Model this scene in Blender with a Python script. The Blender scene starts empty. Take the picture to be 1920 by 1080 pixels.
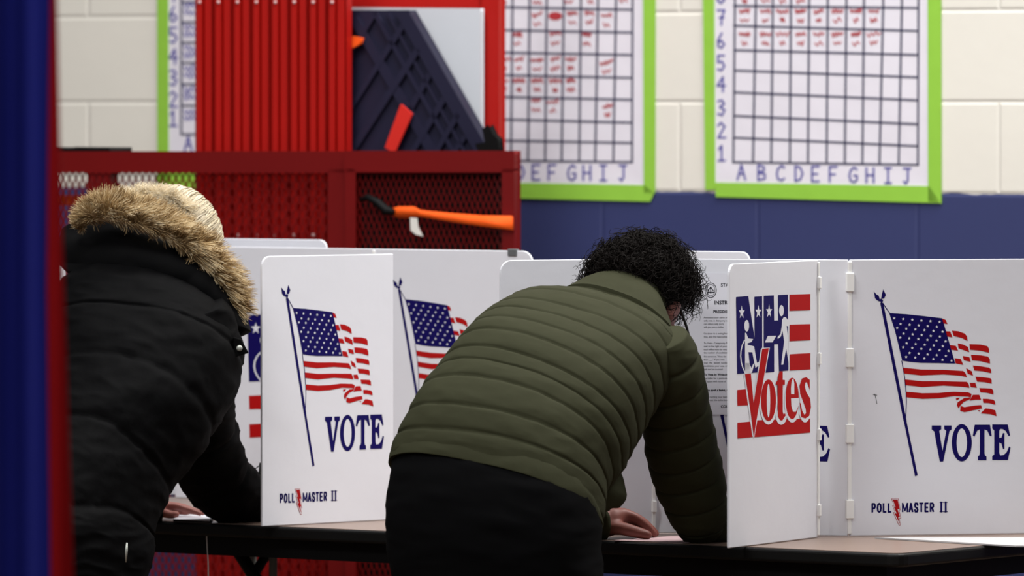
import bpy, bmesh, math, random
from mathutils import Vector as V, Matrix, noise
random.seed(7)
C = bpy.context.scene.collection
sc = bpy.context.scene

# ------------------------------------------------------------------ camera, light, exposure
LENS = 250.0
FPX = LENS / 36.0 * 1920
CAM = V((0, 0, 1.62))
PITCH = math.atan(340 / FPX)
cd = bpy.data.cameras.new('camera'); cam = bpy.data.objects.new('camera', cd); C.objects.link(cam)
cd.lens = LENS; cd.sensor_width = 36.0; cd.clip_start = .2; cd.clip_end = 200
cam.location = CAM; cam.rotation_euler = (math.pi / 2 - PITCH, 0, 0)
cd.dof.use_dof = True; cd.dof.focus_distance = 14.4; cd.dof.aperture_fstop = 4.6
sc.camera = cam
sc.view_settings.view_transform = 'Standard'; sc.view_settings.look = 'None'
sc.view_settings.gamma = 1; sc.view_settings.exposure = 0.25
w = bpy.data.worlds.new('world'); sc.world = w; w.use_nodes = True
w.node_tree.nodes['Background'].inputs[0].default_value = (.80, .86, 1.0, 1)
w.node_tree.nodes['Background'].inputs[1].default_value = 0.10


def area(loc, sx, sy, e, col=(1, .985, .965), tgt=None):
    l = bpy.data.lights.new('ceiling_lamp', 'AREA'); l.shape = 'RECTANGLE'; l.size = sx; l.size_y = sy
    l.energy = e; l.color = col
    o = bpy.data.objects.new('ceiling_lamp', l); C.objects.link(o); o.location = loc
    if tgt is not None:
        o.rotation_euler = (V(tgt) - V(loc)).to_track_quat('-Z', 'Y').to_euler()
    return o


for (x, y, e) in ((-1.6, 4.5, 55), (1.6, 4.5, 25), (-2.8, 9.3, 215), (2.2, 9.3, 55), (-1.8, 12.6, 160), (2.4, 12.6, 48), (-.4, 15.3, 105), (2.6, 15.0, 250)):
    area((x, y, 5.6), 2.4, 1.0, e)

F_ = V((0, math.cos(PITCH), -math.sin(PITCH))); U_ = V((0, math.sin(PITCH), math.cos(PITCH)))


def ray(px, py): return F_ + V((1, 0, 0)) * ((px - 960) / FPX) + U_ * ((540 - py) / FPX)
def P(px, py, Y): d = ray(px, py); return CAM + d * (Y / d.y)
def PZ(px, py, z): d = ray(px, py); return CAM + d * ((z - CAM.z) / d.z)
def PP(px, py, p0, n): d = ray(px, py); return CAM + d * ((p0 - CAM).dot(n) / d.dot(n))


TZ = 0.74                                    # table top height

# ------------------------------------------------------------------ materials
def lin(c):
    return tuple(((v / 255) / 12.92 if v / 255 <= .04045 else ((v / 255 + .055) / 1.055) ** 2.4) for v in c) + (1,)


def mat(name, rgb, rough=.6, spec=.4, metal=0, var=0.0, scale=20, bump=0, bscale=80, sheen=0, trans=0):
    m = bpy.data.materials.new(name); m.use_nodes = True
    nt = m.node_tree; b = nt.nodes['Principled BSDF']
    col = lin(rgb)
    b.inputs['Base Color'].default_value = col; b.inputs['Roughness'].default_value = rough
    b.inputs['Specular IOR Level'].default_value = spec; b.inputs['Metallic'].default_value = metal
    if sheen: b.inputs['Sheen Weight'].default_value = sheen
    tc = nt.nodes.new('ShaderNodeTexCoord')
    n = nt.nodes.new('ShaderNodeTexNoise'); n.inputs['Scale'].default_value = scale; n.inputs['Detail'].default_value = 5
    nt.links.new(tc.outputs['Object'], n.inputs['Vector'])
    mx = nt.nodes.new('ShaderNodeMix'); mx.data_type = 'RGBA'
    nt.links.new(n.outputs[0], mx.inputs[0])
    mx.inputs[6].default_value = tuple(v * (1 - var) for v in col[:3]) + (1,)
    mx.inputs[7].default_value = tuple(min(1, v * (1 + var)) for v in col[:3]) + (1,)
    nt.links.new(mx.outputs[2], b.inputs['Base Color'])
    if bump:
        n2 = nt.nodes.new('ShaderNodeTexNoise'); n2.inputs['Scale'].default_value = bscale; n2.inputs['Detail'].default_value = 4
        nt.links.new(tc.outputs['Object'], n2.inputs['Vector'])
        bp = nt.nodes.new('ShaderNodeBump'); bp.inputs['Strength'].default_value = bump; bp.inputs['Distance'].default_value = .01
        nt.links.new(n2.outputs[0], bp.inputs['Height']); nt.links.new(bp.outputs[0], b.inputs['Normal'])
    return m


M = {}
M['panel'] = mat('white_plastic', (222, 223, 230), .55, .3, var=.03, scale=6, bump=.05, bscale=30)
M['panel_edge'] = mat('white_plastic_edge', (238, 238, 236), .5, .3)
M['blue'] = mat('navy_ink', (15, 6, 84), .6, .12, var=.05)
M['red'] = mat('red_ink', (172, 15, 16), .6, .12, var=.05)
M['bolt'] = mat('crimson_ink', (160, 14, 20), .6, .12, var=.05)
M['black_ink'] = mat('black_ink', (40, 40, 48), .7, .2)
M['paper'] = mat('white_paper', (222, 222, 230), .8, .2, var=.02, bump=.06, bscale=8)
M['ballot'] = mat('pinkish_paper', (200, 170, 172), .8, .2, var=.03)
M['dullboard'] = mat('off_white_board', (170, 169, 170), 1.0, .0, var=.03)
M['chart'] = mat('chart_paper', (236, 232, 241), .8, .2, var=.04, scale=3, bump=.35, bscale=5)
M['grid'] = mat('dark_marker', (72, 72, 98), .8, .2)
M['marker_blue'] = mat('blue_marker', (88, 84, 168), .8, .2)
M['marker_red'] = mat('red_marker', (186, 62, 68), .8, .2)
M['tape'] = mat('green_tape', (152, 208, 72), .6, .3, var=.05, scale=12, bump=.1, bscale=30)
M['redpaint'] = mat('red_paint', (110, 4, 5), .5, .25, var=.10, scale=5)
M['redsheet'] = mat('red_sheet_steel', (172, 17, 10), .5, .25, var=.08, scale=4)
M['navyplastic'] = mat('navy_plastic', (26, 25, 50), .5, .35, var=.12, scale=8)
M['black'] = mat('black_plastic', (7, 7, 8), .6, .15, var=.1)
M['blackedge'] = mat('black_vinyl_edge', (11, 11, 11), .5, .2, var=.1)
M['board'] = mat('white_board', (206, 210, 217), .4, .4, var=.02)
M['orange'] = mat('orange_webbing', (240, 92, 22), .7, .2, var=.08, scale=40)
M['orangered'] = mat('red_orange_strip', (214, 40, 30), .6, .3, var=.05)
M['white'] = mat('white_label', (225, 222, 215), .7, .2)
M['chrome'] = mat('steel', (160, 163, 156), .4, .5, metal=.25)
M['screw'] = mat('zinc_screw', (216, 190, 190), .35, .5)
M['clip'] = mat('grey_clip', (96, 98, 100), .5, .4)
M['laminate'] = mat('laminate', (124, 104, 92), .32, .45, var=.06, scale=60)
M['curtain'] = mat('blue_cloth', (15, 22, 108), .85, .1, var=.06, scale=60, sheen=.1)
M['border'] = mat('red_cloth', (124, 4, 8), .85, .1, var=.06, scale=60)
M['olive'] = mat('olive_nylon', (49, 50, 35), .8, .07, var=.05, scale=30, bump=.05, bscale=60)
M['olive_dark'] = mat('olive_lining', (48, 50, 36), .7, .2)
M['coat'] = mat('black_nylon', (5, 5, 6), .75, .06, var=.08, scale=30, bump=.10, bscale=45)
M['trousers'] = mat('black_wool', (6, 6, 7), .95, .05, var=.1, scale=60)
M['skin'] = mat('skin', (150, 90, 80), .5, .35, var=.06, scale=30)
M['skin_ruddy'] = mat('ruddy_skin', (124, 72, 62), .5, .35, var=.06, scale=30)
M['nail'] = mat('nail', (214, 160, 146), .35, .4)
M['hair'] = mat('dark_brown_hair', (14, 9, 7), .6, .08, var=.2)
M['scalp'] = mat('dark_hair_mass', (15, 11, 10), .9, .1)
M['fur_a'] = mat('fur_tan', (190, 164, 122), .8, .2, var=.1)
M['fur_b'] = mat('fur_pale', (232, 214, 178), .8, .2, var=.1)
M['fur_c'] = mat('fur_brown', (132, 105, 68), .8, .2, var=.1)
M['blonde_a'] = mat('ash_blonde', (206, 192, 164), .5, .35, var=.1)
M['blonde_b'] = mat('pale_blonde', (232, 220, 196), .5, .35, var=.1)
M['blonde_c'] = mat('grey_brown_hair', (138, 118, 92), .5, .35, var=.1)
M['shoe'] = mat('black_leather', (18, 17, 17), .4, .4)
M['glasses'] = mat('black_acetate', (12, 12, 13), .3, .5)
M['cord'] = mat('white_cord', (215, 215, 215), .7, .2)
M['floor'] = mat('gym_floor', (92, 72, 56), .45, .4, var=.12, scale=3)


def wall_material():
    m = bpy.data.materials.new('painted_block'); m.use_nodes = True
    nt = m.node_tree; b = nt.nodes['Principled BSDF']; L = nt.links.new
    tc = nt.nodes.new('ShaderNodeTexCoord'); sp = nt.nodes.new('ShaderNodeSeparateXYZ'); L(tc.outputs['Object'], sp.inputs[0])
    cb = nt.nodes.new('ShaderNodeCombineXYZ'); sh_ = nt.nodes.new('ShaderNodeMath'); sh_.operation = 'ADD'; sh_.inputs[1].default_value = BRICK_SHIFT; L(sp.outputs[0], sh_.inputs[0]); L(sh_.outputs[0], cb.inputs[0]); L(sp.outputs[2], cb.inputs[1])
    br = nt.nodes.new('ShaderNodeTexBrick'); L(cb.outputs[0], br.inputs['Vector'])
    br.inputs['Scale'].default_value = 1; br.inputs['Brick Width'].default_value = .432; br.inputs['Row Height'].default_value = .216
    br.inputs['Mortar Size'].default_value = .007; br.inputs['Mortar Smooth'].default_value = .8; br.inputs['Bias'].default_value = 0
    # paint break at z = 0 of the object's own axes
    nz = nt.nodes.new('ShaderNodeTexNoise'); nz.inputs['Scale'].default_value = 14; L(tc.outputs['Object'], nz.inputs['Vector'])
    ad = nt.nodes.new('ShaderNodeMath'); ad.operation = 'MULTIPLY_ADD'; L(nz.outputs[0], ad.inputs[0]); ad.inputs[1].default_value = .014; L(sp.outputs[2], ad.inputs[2])
    gt = nt.nodes.new('ShaderNodeMath'); gt.operation = 'GREATER_THAN'; L(ad.outputs[0], gt.inputs[0]); gt.inputs[1].default_value = .007
    mx = nt.nodes.new('ShaderNodeMix'); mx.data_type = 'RGBA'; L(gt.outputs[0], mx.inputs[0])
    mx.inputs[6].default_value = lin((48, 56, 104)); mx.inputs[7].default_value = lin((240, 236, 225))
    n2 = nt.nodes.new('ShaderNodeTexNoise'); n2.inputs['Scale'].default_value = 2.5; n2.inputs['Detail'].default_value = 6; L(tc.outputs['Object'], n2.inputs['Vector'])
    mr = nt.nodes.new('ShaderNodeMapRange'); L(n2.outputs[0], mr.inputs[0]); mr.inputs[3].default_value = .92; mr.inputs[4].default_value = 1.06
    vm = nt.nodes.new('ShaderNodeVectorMath'); vm.operation = 'SCALE'; L(mx.outputs[2], vm.inputs[0]); L(mr.outputs[0], vm.inputs[3])
    L(vm.outputs[0], b.inputs['Base Color']); b.inputs['Roughness'].default_value = .6
    n3 = nt.nodes.new('ShaderNodeTexNoise'); n3.inputs['Scale'].default_value = 30; n3.inputs['Detail'].default_value = 6; L(tc.outputs['Object'], n3.inputs['Vector'])
    sub = nt.nodes.new('ShaderNodeMath'); sub.operation = 'MULTIPLY_ADD'; L(n3.outputs[0], sub.inputs[0]); sub.inputs[1].default_value = .18
    iv = nt.nodes.new('ShaderNodeMath'); iv.operation = 'SUBTRACT'; iv.inputs[0].default_value = 1; L(br.outputs['Fac'], iv.inputs[1]); L(iv.outputs[0], sub.inputs[2])
    bp = nt.nodes.new('ShaderNodeBump'); bp.inputs['Strength'].default_value = .5; bp.inputs['Distance'].default_value = .004
    L(sub.outputs[0], bp.inputs['Height']); L(bp.outputs[0], b.inputs['Normal'])
    return m


BRICK_SHIFT = 0.0


# ------------------------------------------------------------------ mesh helpers
class MB:
    def __init__(self): self.v = []; self.f = []; self.m = []
    def add(self, vs, fs, mi=0):
        o = len(self.v); self.v += [tuple(p) for p in vs]
        for f in fs: self.f.append([i + o for i in f]); self.m.append(mi)
        return o


def link(name, mb, mats, parent=None, smooth=False, origin=None):
    me = bpy.data.meshes.new(name)
    vs = mb.v
    o = bpy.data.objects.new(name, me)
    if parent is not None:
        org = parent.matrix_world.translation if False else V(parent['org'])
    elif origin is not None: org = V(origin)
    else:
        n = max(1, len(vs)); org = V((sum(p[0] for p in vs) / n, sum(p[1] for p in vs) / n, min((p[2] for p in vs), default=0)))
    me.from_pydata([(p[0] - org.x, p[1] - org.y, p[2] - org.z) for p in vs], [], mb.f)
    if not isinstance(mats, (list, tuple)): mats = [mats]
    for m in mats: me.materials.append(m)
    if len(mats) > 1: me.polygons.foreach_set('material_index', mb.m)
    if smooth: me.polygons.foreach_set('use_smooth', [True] * len(me.polygons))
    me.validate(); me.update()
    C.objects.link(o)
    if parent is not None: o.parent = parent; o['org'] = tuple(org)
    else: o.location = org; o['org'] = tuple(org)
    return o


def recalc(o):
    bm = bmesh.new(); bm.from_mesh(o.data); bmesh.ops.recalc_face_normals(bm, faces=bm.faces[:]); bm.to_mesh(o.data); bm.free(); return o


def tag(o, label, cat, group=None, kind=None):
    o['label'] = label; o['category'] = cat
    if group: o['group'] = group
    if kind: o['kind'] = kind
    return o


def thing(name, loc, label, cat, group=None):
    o = bpy.data.objects.new(name, None); C.objects.link(o); o.location = loc; o['org'] = tuple(loc)
    o.empty_display_size = .1
    return tag(o, label, cat, group)


def struct(name, mb, m, label=None, **k):
    o = link(name, mb, m, **k); o['kind'] = 'structure'
    return o


def bevel(o, wd=.003, seg=2):
    b = o.modifiers.new('bevel', 'BEVEL'); b.width = wd; b.segments = seg; b.limit_method = 'ANGLE'; b.angle_limit = .6
    return o


def prism(mb, pts, off, mi=0):
    """closed polygon (3D, planar) extruded by vector off"""
    n = len(pts); a = [V(p) for p in pts]; b = [p + off for p in a]
    mb.add(a + b, [list(range(n)), list(range(2 * n - 1, n - 1, -1))] + [[i, i + n, (i + 1) % n + n, (i + 1) % n][::-1] for i in range(n)], mi)


def box(mb, c, ax, ay, az, mi=0):
    c = V(c); ax = V(ax); ay = V(ay); az = V(az)
    vs = [c + ax * i + ay * j + az * k for k in (-1, 1) for j in (-1, 1) for i in (-1, 1)]
    mb.add(vs, [[0, 2, 3, 1], [4, 5, 7, 6], [0, 1, 5, 4], [2, 6, 7, 3], [0, 4, 6, 2], [1, 3, 7, 5]], mi)


def tube(mb, pts, rad, seg=8, mi=0, cap=True):
    pts = [V(p) for p in pts]; n = len(pts)
    if not isinstance(rad, (list, tuple)): rad = [rad] * n
    t0 = (pts[1] - pts[0]).normalized(); nrm = t0.orthogonal().normalized(); rings = []
    for i, p in enumerate(pts):
        t = (pts[min(i + 1, n - 1)] - pts[max(i - 1, 0)])
        if t.length < 1e-9: t = t0
        t.normalize(); nrm = (nrm - t * nrm.dot(t))
        if nrm.length < 1e-6: nrm = t.orthogonal()
        nrm.normalize(); bn = t.cross(nrm)
        rings += [p + (nrm * math.cos(a) + bn * math.sin(a)) * rad[i] for a in (2 * math.pi * k / seg for k in range(seg))]
    fs = [[i * seg + k, i * seg + (k + 1) % seg, (i + 1) * seg + (k + 1) % seg, (i + 1) * seg + k] for i in range(n - 1) for k in range(seg)]
    if cap: fs += [list(range(seg))[::-1], list(range((n - 1) * seg, n * seg))]
    mb.add(rings, fs, mi)


def ellipsoid(mb, c, ax, ay, az, seg=16, rings=10, mi=0):
    c = V(c); ax = V(ax); ay = V(ay); az = V(az); vs = []; fs = []
    for i in range(rings + 1):
        th = math.pi * i / rings
        for k in range(seg):
            ph = 2 * math.pi * k / seg
            vs.append(c + ax * (math.sin(th) * math.cos(ph)) + ay * (math.sin(th) * math.sin(ph)) + az * math.cos(th))
    for i in range(rings):
        for k in range(seg):
            fs.append([i * seg + k, (i + 1) * seg + k, (i + 1) * seg + (k + 1) % seg, i * seg + (k + 1) % seg])
    mb.add(vs, fs, mi)


def cr(vals, u):
    """Catmull-Rom through a list at u in [0,1]"""
    n = len(vals) - 1; x = u * n; i = min(int(x), n - 1); t = x - i
    p0 = vals[max(i - 1, 0)]; p1 = vals[i]; p2 = vals[i + 1]; p3 = vals[min(i + 2, n)]
    return (p1 * 2 + (p2 - p0) * t + (p0 * 2 - p1 * 5 + p2 * 4 - p3) * t * t + (p1 * 3 - p0 - p2 * 3 + p3) * t ** 3) * .5


def loft(mb, st, n=80, seg=48, puffs=0, amp=.006, wr=0, wscale=9, expo=2.3, seed=0, mi=0, cap=True, tdir=None, groove=None, rough=0):
    """st: list of (L, R, thick); rings between left and right points with half thickness thick"""
    Ls = [V(s[0]) for s in st]; Rs = [V(s[1]) for s in st]; T = [s[2] for s in st]
    cs = []; ss = []; tt = []
    for i in range(n):
        u = i / (n - 1); a = cr(Ls, u); b = cr(Rs, u); cs.append((a + b) / 2); ss.append((b - a) / 2); tt.append(cr(T, u))
    ln = [0]
    for i in range(1, n): ln.append(ln[-1] + (cs[i] - cs[i - 1]).length)
    vs = []
    for i in range(n):
        tg = (cs[min(i + 1, n - 1)] - cs[max(i - 1, 0)]).normalized()
        s = ss[i]; t = s.cross(tg)
        if tdir is not None: t = tdir - s * (tdir.dot(s) / s.length_squared)
        t = t.normalized() * tt[i]
        for k in range(seg):
            a = 2 * math.pi * k / seg; ca = math.cos(a); sa = math.sin(a)
            x = math.copysign(abs(ca) ** (2 / expo), ca); y = math.copysign(abs(sa) ** (2 / expo), sa)
            d = s * x + t * y; p = cs[i] + d; nd = d.normalized()
            if puffs:
                ph = (ln[i] / ln[-1]) * puffs + .16 * noise.noise(p * 5 + V((seed, 0, 0)))
                dd = abs(ph - round(ph)) * 2                       # 0 on a seam, 1 mid baffle
                fr = .62 * (1 - math.exp(-(dd / .10) ** 2)) + .38 * (1 - (1 - dd) ** 2)
                p = p + nd * (amp * (fr - .75))
            if wr:
                q = V((p.x * wscale, p.y * wscale, p.z * wscale * 2.2)) + V((seed * 3.1, seed, 0))
                p = p + nd * (wr * noise.noise(q) + wr * .5 * noise.noise(q * 2.3))
                q = V((p.x * 14 + p.z * 22, p.y * 10, p.z * 30 - p.x * 20))
                rg = 1 - abs(noise.noise(q + V((seed, 3, 1))))
                p = p + nd * (wr * .7 * (rg ** 3 - .4))
            vs.append(p)
    fs = [[i * seg + k, (i + 1) * seg + k, (i + 1) * seg + (k + 1) % seg, i * seg + (k + 1) % seg] for i in range(n - 1) for k in range(seg)]
    if cap:
        o = len(vs); vs.append(cs[0]); vs.append(cs[-1])
        fs += [[o, k, (k + 1) % seg] for k in range(seg)] + [[o + 1, (n - 1) * seg + (k + 1) % seg, (n - 1) * seg + k] for k in range(seg)]
    mb.add(vs, fs, mi)


def plate(pts, p0, n, depth, mb, mi=0, off=0.0):
    """picture outline set on the plane (p0, n), with thickness going away from the viewer's side"""
    n = V(n).normalized(); q = [PP(x, y, V(p0) + n * off, n) for x, y in pts]
    prism(mb, q, -n * depth, mi)


def sheet(mb, q, mi=0):
    mb.add(q, [list(range(len(q)))], mi)


def ribbon2(pts, wd):
    """polyline to list of quads (2D)"""
    out = []
    for (x0, y0), (x1, y1) in zip(pts[:-1], pts[1:]):
        dx, dy = x1 - x0, y1 - y0; l = math.hypot(dx, dy)
        if l < 1e-6: continue
        nx, ny = -dy / l * wd / 2, dx / l * wd / 2; ex, ey = dx / l * wd * .3, dy / l * wd * .3
        out.append([(x0 - ex + nx, y0 - ey + ny), (x0 - ex - nx, y0 - ey - ny), (x1 + ex - nx, y1 + ey - ny), (x1 + ex + nx, y1 + ey + ny)])
    return out


def ell2(cx, cy, rx, ry, n=36, a0=0, a1=360):
    return [(cx + rx * math.cos(math.radians(a0 + (a1 - a0) * i / n)), cy + ry * math.sin(math.radians(a0 + (a1 - a0) * i / n))) for i in range(n)]


def star2(cx, cy, rx, ry=None, inner=.42):
    ry = ry or rx
    return [(cx + (rx if i % 2 == 0 else rx * inner) * math.sin(math.pi * i / 5), cy - (ry if i % 2 == 0 else ry * inner) * math.cos(math.pi * i / 5)) for i in range(10)]


_tc = {}
def text2(s, bold=0.0):
    """outline text as 2D verts/faces, cap height about .7"""
    if (s, bold) in _tc: return _tc[(s, bold)]
    cu = bpy.data.curves.new('t', 'FONT'); cu.body = s; cu.resolution_u = 2; cu.offset = bold
    o = bpy.data.objects.new('t', cu); C.objects.link(o)
    dg = bpy.context.evaluated_depsgraph_get(); me = bpy.data.meshes.new_from_object(o.evaluated_get(dg))
    r = ([tuple(v.co[:2]) for v in me.vertices], [list(p.vertices) for p in me.polygons])
    bpy.data.objects.remove(o); bpy.data.curves.remove(cu); bpy.data.meshes.remove(me)
    _tc[(s, bold)] = r
    return r


def text_fit(s, x0, y0, x1, y1, bold=0.0, shear=0):
    """fit text into the box (y down); returns verts2d, faces"""
    vs, fs = text2(s, bold)
    if not vs: return [], []
    a = min(v[0] for v in vs); b = max(v[0] for v in vs); c = min(v[1] for v in vs); d = max(v[1] for v in vs)
    return [(x0 + (x - a) / (b - a) * (x1 - x0), y1 - (y - c) / (d - c) * (y1 - y0)) for x, y in vs], fs


# ------------------------------------------------------------------ the setting
TH = math.radians(36)
u = V((math.cos(TH), -math.sin(TH), 0)); bdir = V((math.sin(TH), math.cos(TH), 0))   # along table (to the right, nearer), into the table
W0 = V((-1.026, 18.0, 0)); W1 = V((1.127, 16.7, 0)); wu = (W1 - W0).normalized(); wn = V((wu.y, -wu.x, 0))
if wn.y > 0: wn = -wn
mb = MB(); WZ = 1.415
wc = P(1270, 359, 17.16); wo = V((wc.x, wc.y, WZ))
box(mb, wo + wu * 0 - wn * .1 + V((0, 0, 1.25)), wu * 7, wn * .1, V((0, 0, 2.67)))
wall = MB()
wall.v = [(wu.dot(V(p) - wo), -wn.dot(V(p) - wo), p[2] - WZ) for p in mb.v]; wall.f = mb.f; wall.m = mb.m
BRICK_SHIFT = .216 - wu.dot(PP(1873, 280, wo, wn) - wo); M['wall'] = wall_material()
me = bpy.data.meshes.new('wall_back'); me.from_pydata(wall.v, [], wall.f); me.materials.append(M['wall'])
wob = bpy.data.objects.new('wall_back', me); C.objects.link(wob); wob.location = wo; wob.rotation_euler = (0, 0, math.atan2(wu.y, wu.x)); wob['kind'] = 'structure'
mb = MB(); box(mb, (0, 9, -.05), (9, 0, 0), (0, 11, 0), (0, 0, .05)); struct('floor', mb, M['floor'])

WP = wo + wn * 0                                                     # a point on the wall face
def onwall(x, y, off=.004): return PP(x, y, wo + wn * off, wn)

# ------------------------------------------------------------------ charts on the wall
GL = {'A': [[(0, 0), (.5, 1), (1, 0)], [(.2, .4), (.8, .4)]], 'B': [[(0, 0), (0, 1), (.7, .9), (.75, .65), (0, .52), (.85, .4), (.85, .1), (0, 0)]],
      'C': [[(.95, .85), (.6, 1), (.15, .8), (0, .45), (.15, .1), (.6, 0), (.95, .15)]], 'D': [[(0, 0), (0, 1), (.6, .9), (.9, .5), (.6, .1), (0, 0)]],
      'E': [[(.9, 1), (0, 1), (0, 0), (.9, 0)], [(0, .5), (.7, .5)]], 'F': [[(.9, 1), (0, 1), (0, 0)], [(0, .5), (.7, .5)]],
      'G': [[(.95, .85), (.6, 1), (.15, .8), (0, .45), (.15, .1), (.6, 0), (.95, .15), (.95, .45), (.55, .45)]], 'H': [[(0, 0), (0, 1)], [(.9, 0), (.9, 1)], [(0, .5), (.9, .5)]],
      'I': [[(.1, 1), (.9, 1)], [(.5, 1), (.5, 0)], [(.1, 0), (.9, 0)]], 'J': [[(.1, 1), (1, 1)], [(.65, 1), (.65, .2), (.4, 0), (.1, .15)]],
      '1': [[(.15, .75), (.5, 1), (.5, 0)], [(.05, 0), (.95, 0)]], '2': [[(.05, .8), (.45, 1), (.9, .75), (.1, 0), (1, 0)]],
      '3': [[(.05, .95), (.6, 1), (.85, .75), (.3, .55), (.9, .35), (.6, 0), (.05, .1)]], '4': [[(.7, 0), (.7, 1), (0, .4), (1, .4)]],
      '5': [[(.9, 1), (.1, 1), (.1, .55), (.6, .6), (.9, .3), (.55, 0), (.05, .08)]], '6': [[(.6, 1), (.1, .5), (.15, .1), (.55, 0), (.9, .25), (.55, .5), (.12, .35)]],
      '7': [[(.05, 1), (.95, 1), (.6, .5), (.55, 0)], [(.3, .5), (.85, .5)]], '8': [[(.5, .5), (.1, .75), (.5, 1), (.9, .75), (.5, .5), (.05, .22), (.5, 0), (.95, .22), (.5, .5)]],
      '9': [[(.85, .75), (.5, .5), (.1, .75), (.5, 1), (.85, .75), (.8, 0)]]}


def glyph(ch, x, y, wd, h):
    """strokes of a hand-drawn character centred on x, y"""
    return [[(x - wd / 2 + a * wd, y + h / 2 - b * h) for a, b in s] for s in GL[ch]]


def chart(label, paper, grid_cols, grid_rows, tapes, letters, numbers, notes, extra=()):
    c0 = onwall(*paper[2]); t = thing('wall_chart', c0, label, 'chart', 'hand-drawn grid charts taped to the wall')
    mb = MB(); plate(paper, wo, wn, .0015, mb, off=.003)
    for pl in grid_cols + grid_rows:
        for q in ribbon2(pl, 4.0): sheet(mb, [onwall(x, y, .0036) for x, y in q], 1)
    for ch, x, y in letters + numbers:
        for s in glyph(ch, x, y, 15, 28):
            for q in ribbon2(s, 3.6): sheet(mb, [onwall(a, b, .0036) for a, b in q], 2)
    rnd = random.Random(len(notes))
    for (x, y, rowlen) in extra:
        sq = [(x - 8 + 4 * i, y + (5 if i % 2 else -5) + rnd.uniform(-3, 3)) for i in range(6)]
        for q in ribbon2(sq, 2.2): sheet(mb, [onwall(a, b, .0036) for a, b in q], 2)
    for (x, y, n, blot) in notes:
        if blot:
            sheet(mb, [onwall(a, b, .0036) for a, b in ell2(x, y, 13, 8, 14)], 3)
            continue
        for ln in range(2):
            s = []; wv = rnd.uniform(16, 26) if ln == 0 else rnd.uniform(8, 18); yy = y - 7 + ln * 17; sl = rnd.uniform(-.35, .05) * (1 if n else .2)
            k = rnd.randint(7, 11) if ln == 0 else rnd.randint(4, 6)
            for i in range(k):
                s.append((x - wv / 2 + wv * i / (k - 1), yy + sl * (wv * i / (k - 1) - wv / 2) + (rnd.uniform(1.5, 5) if i % 2 else -rnd.uniform(1.5, 5))))
            for q in ribbon2(s, 2.3): sheet(mb, [onwall(a, b, .0036) for a, b in q], 3)
    link('paper', mb, [M['chart'], M['grid'], M['marker_blue'], M['marker_red']], t)
    for tp in tapes:
        mb = MB(); plate(tp, wo, wn, .0012, mb, off=.0048); link('tape_strip', mb, M['tape'], t)
    return t


def lines_v(tops, bots, y0, y1): return [[(a + (a - b) / (y1 - y0) * 260, y0 - 260), (b, y1)] for a, b in zip(tops, bots)]

# right-hand chart
tx = [1378, 1417, 1449, 1483, 1517, 1552, 1587, 1620, 1656, 1691, 1722]; bx = [1375, 1412, 1446, 1481, 1515, 1550, 1584, 1617, 1649, 1685, 1721]
yl = [-190, -150, -110, -70, -30, 11, 48, 94, 132, 173, 217, 258, 304]; yr = [-190, -150, -110, -70, -26, 15, 58, 103, 145, 188, 233, 274, 309]
cols = [[(a + 1, -190), (a, 11), (b, 305 + 4 * i / 10)] for i, (a, b) in enumerate(zip(tx, bx))]
rows = [[(1376, a), (1722, b)] for a, b in zip(yl, yr)]
nts = [(tx[i] + 18, y, i > 3, False) for y in (-8, 28, 71) for i in range(8) if not (y == -8 and i > 3)]
chart('grid chart framed in green tape, rightmost on the wall, its five lowest rows empty',
      [(1336, -250), (1742, -250), (1742, 352), (1338, 346)], cols, rows,
      [[(1315, -250), (1338, -250), (1341, 356), (1322, 356)], [(1739, -250), (1764, -250), (1765, 382), (1740, 378)], [(1341, 342), (1742, 349), (1764, 381), (1342, 369)]],
      [(c, x, 323 + i * .8) for i, (c, x) in enumerate(zip('ABCDEFGHIJ', (1390, 1429, 1464, 1499, 1530, 1563, 1600, 1632, 1665, 1700)))],
      [(c, 1353 - i * .2, y) for i, (c, y) in enumerate(zip('1234567898', (287, 244, 202, 158, 118, 76, 33, -8, -50, -92)))], nts)
# middle chart
tx = [866, 897, 928, 961, 993, 1025, 1057, 1089, 1121, 1155, 1186]; bx = [864, 895, 927, 958, 990, 1022, 1053, 1086, 1116, 1150, 1185]
yl = [-190, -150, -110, -68, -28, 12, 55, 97, 139, 180, 222, 262, 300]; yr = [-188, -148, -108, -66, -24, 18, 61, 103, 146, 187, 230, 268, 304]
cols = [[(a + 1, -190), (a, 12), (b, 302)] for a, b in zip(tx, bx)]
rows = [[(866, a), (1186, b)] for a, b in zip(yl, yr)]
nts = [(x, y, s, z) for x, y, s, z in [(945, -6, 1, 0), (1007, -6, 0, 0), (1066, -6, 0, 0), (1107, -6, 0, 0), (1168, -10, 1, 0), (1007, 34, 1, 0), (1041, 30, 1, 1), (1073, 32, 0, 0), (1105, 32, 1, 0), (1137, 36, 0, 0),
       (970, 72, 1, 0), (1041, 70, 1, 0), (1100, 72, 1, 0), (945, 118, 0, 0), (973, 118, 1, 0), (1007, 120, 0, 0), (1041, 118, 1, 0), (1070, 118, 0, 0), (1137, 124, 1, 0),
       (943, 158, 0, 0), (973, 158, 0, 0), (1007, 158, 0, 0), (1041, 158, 0, 0), (1070, 158, 0, 0), (1005, 196, 0, 0), (1036, 198, 1, 0), (1139, 206, 1, 0)]]
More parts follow.
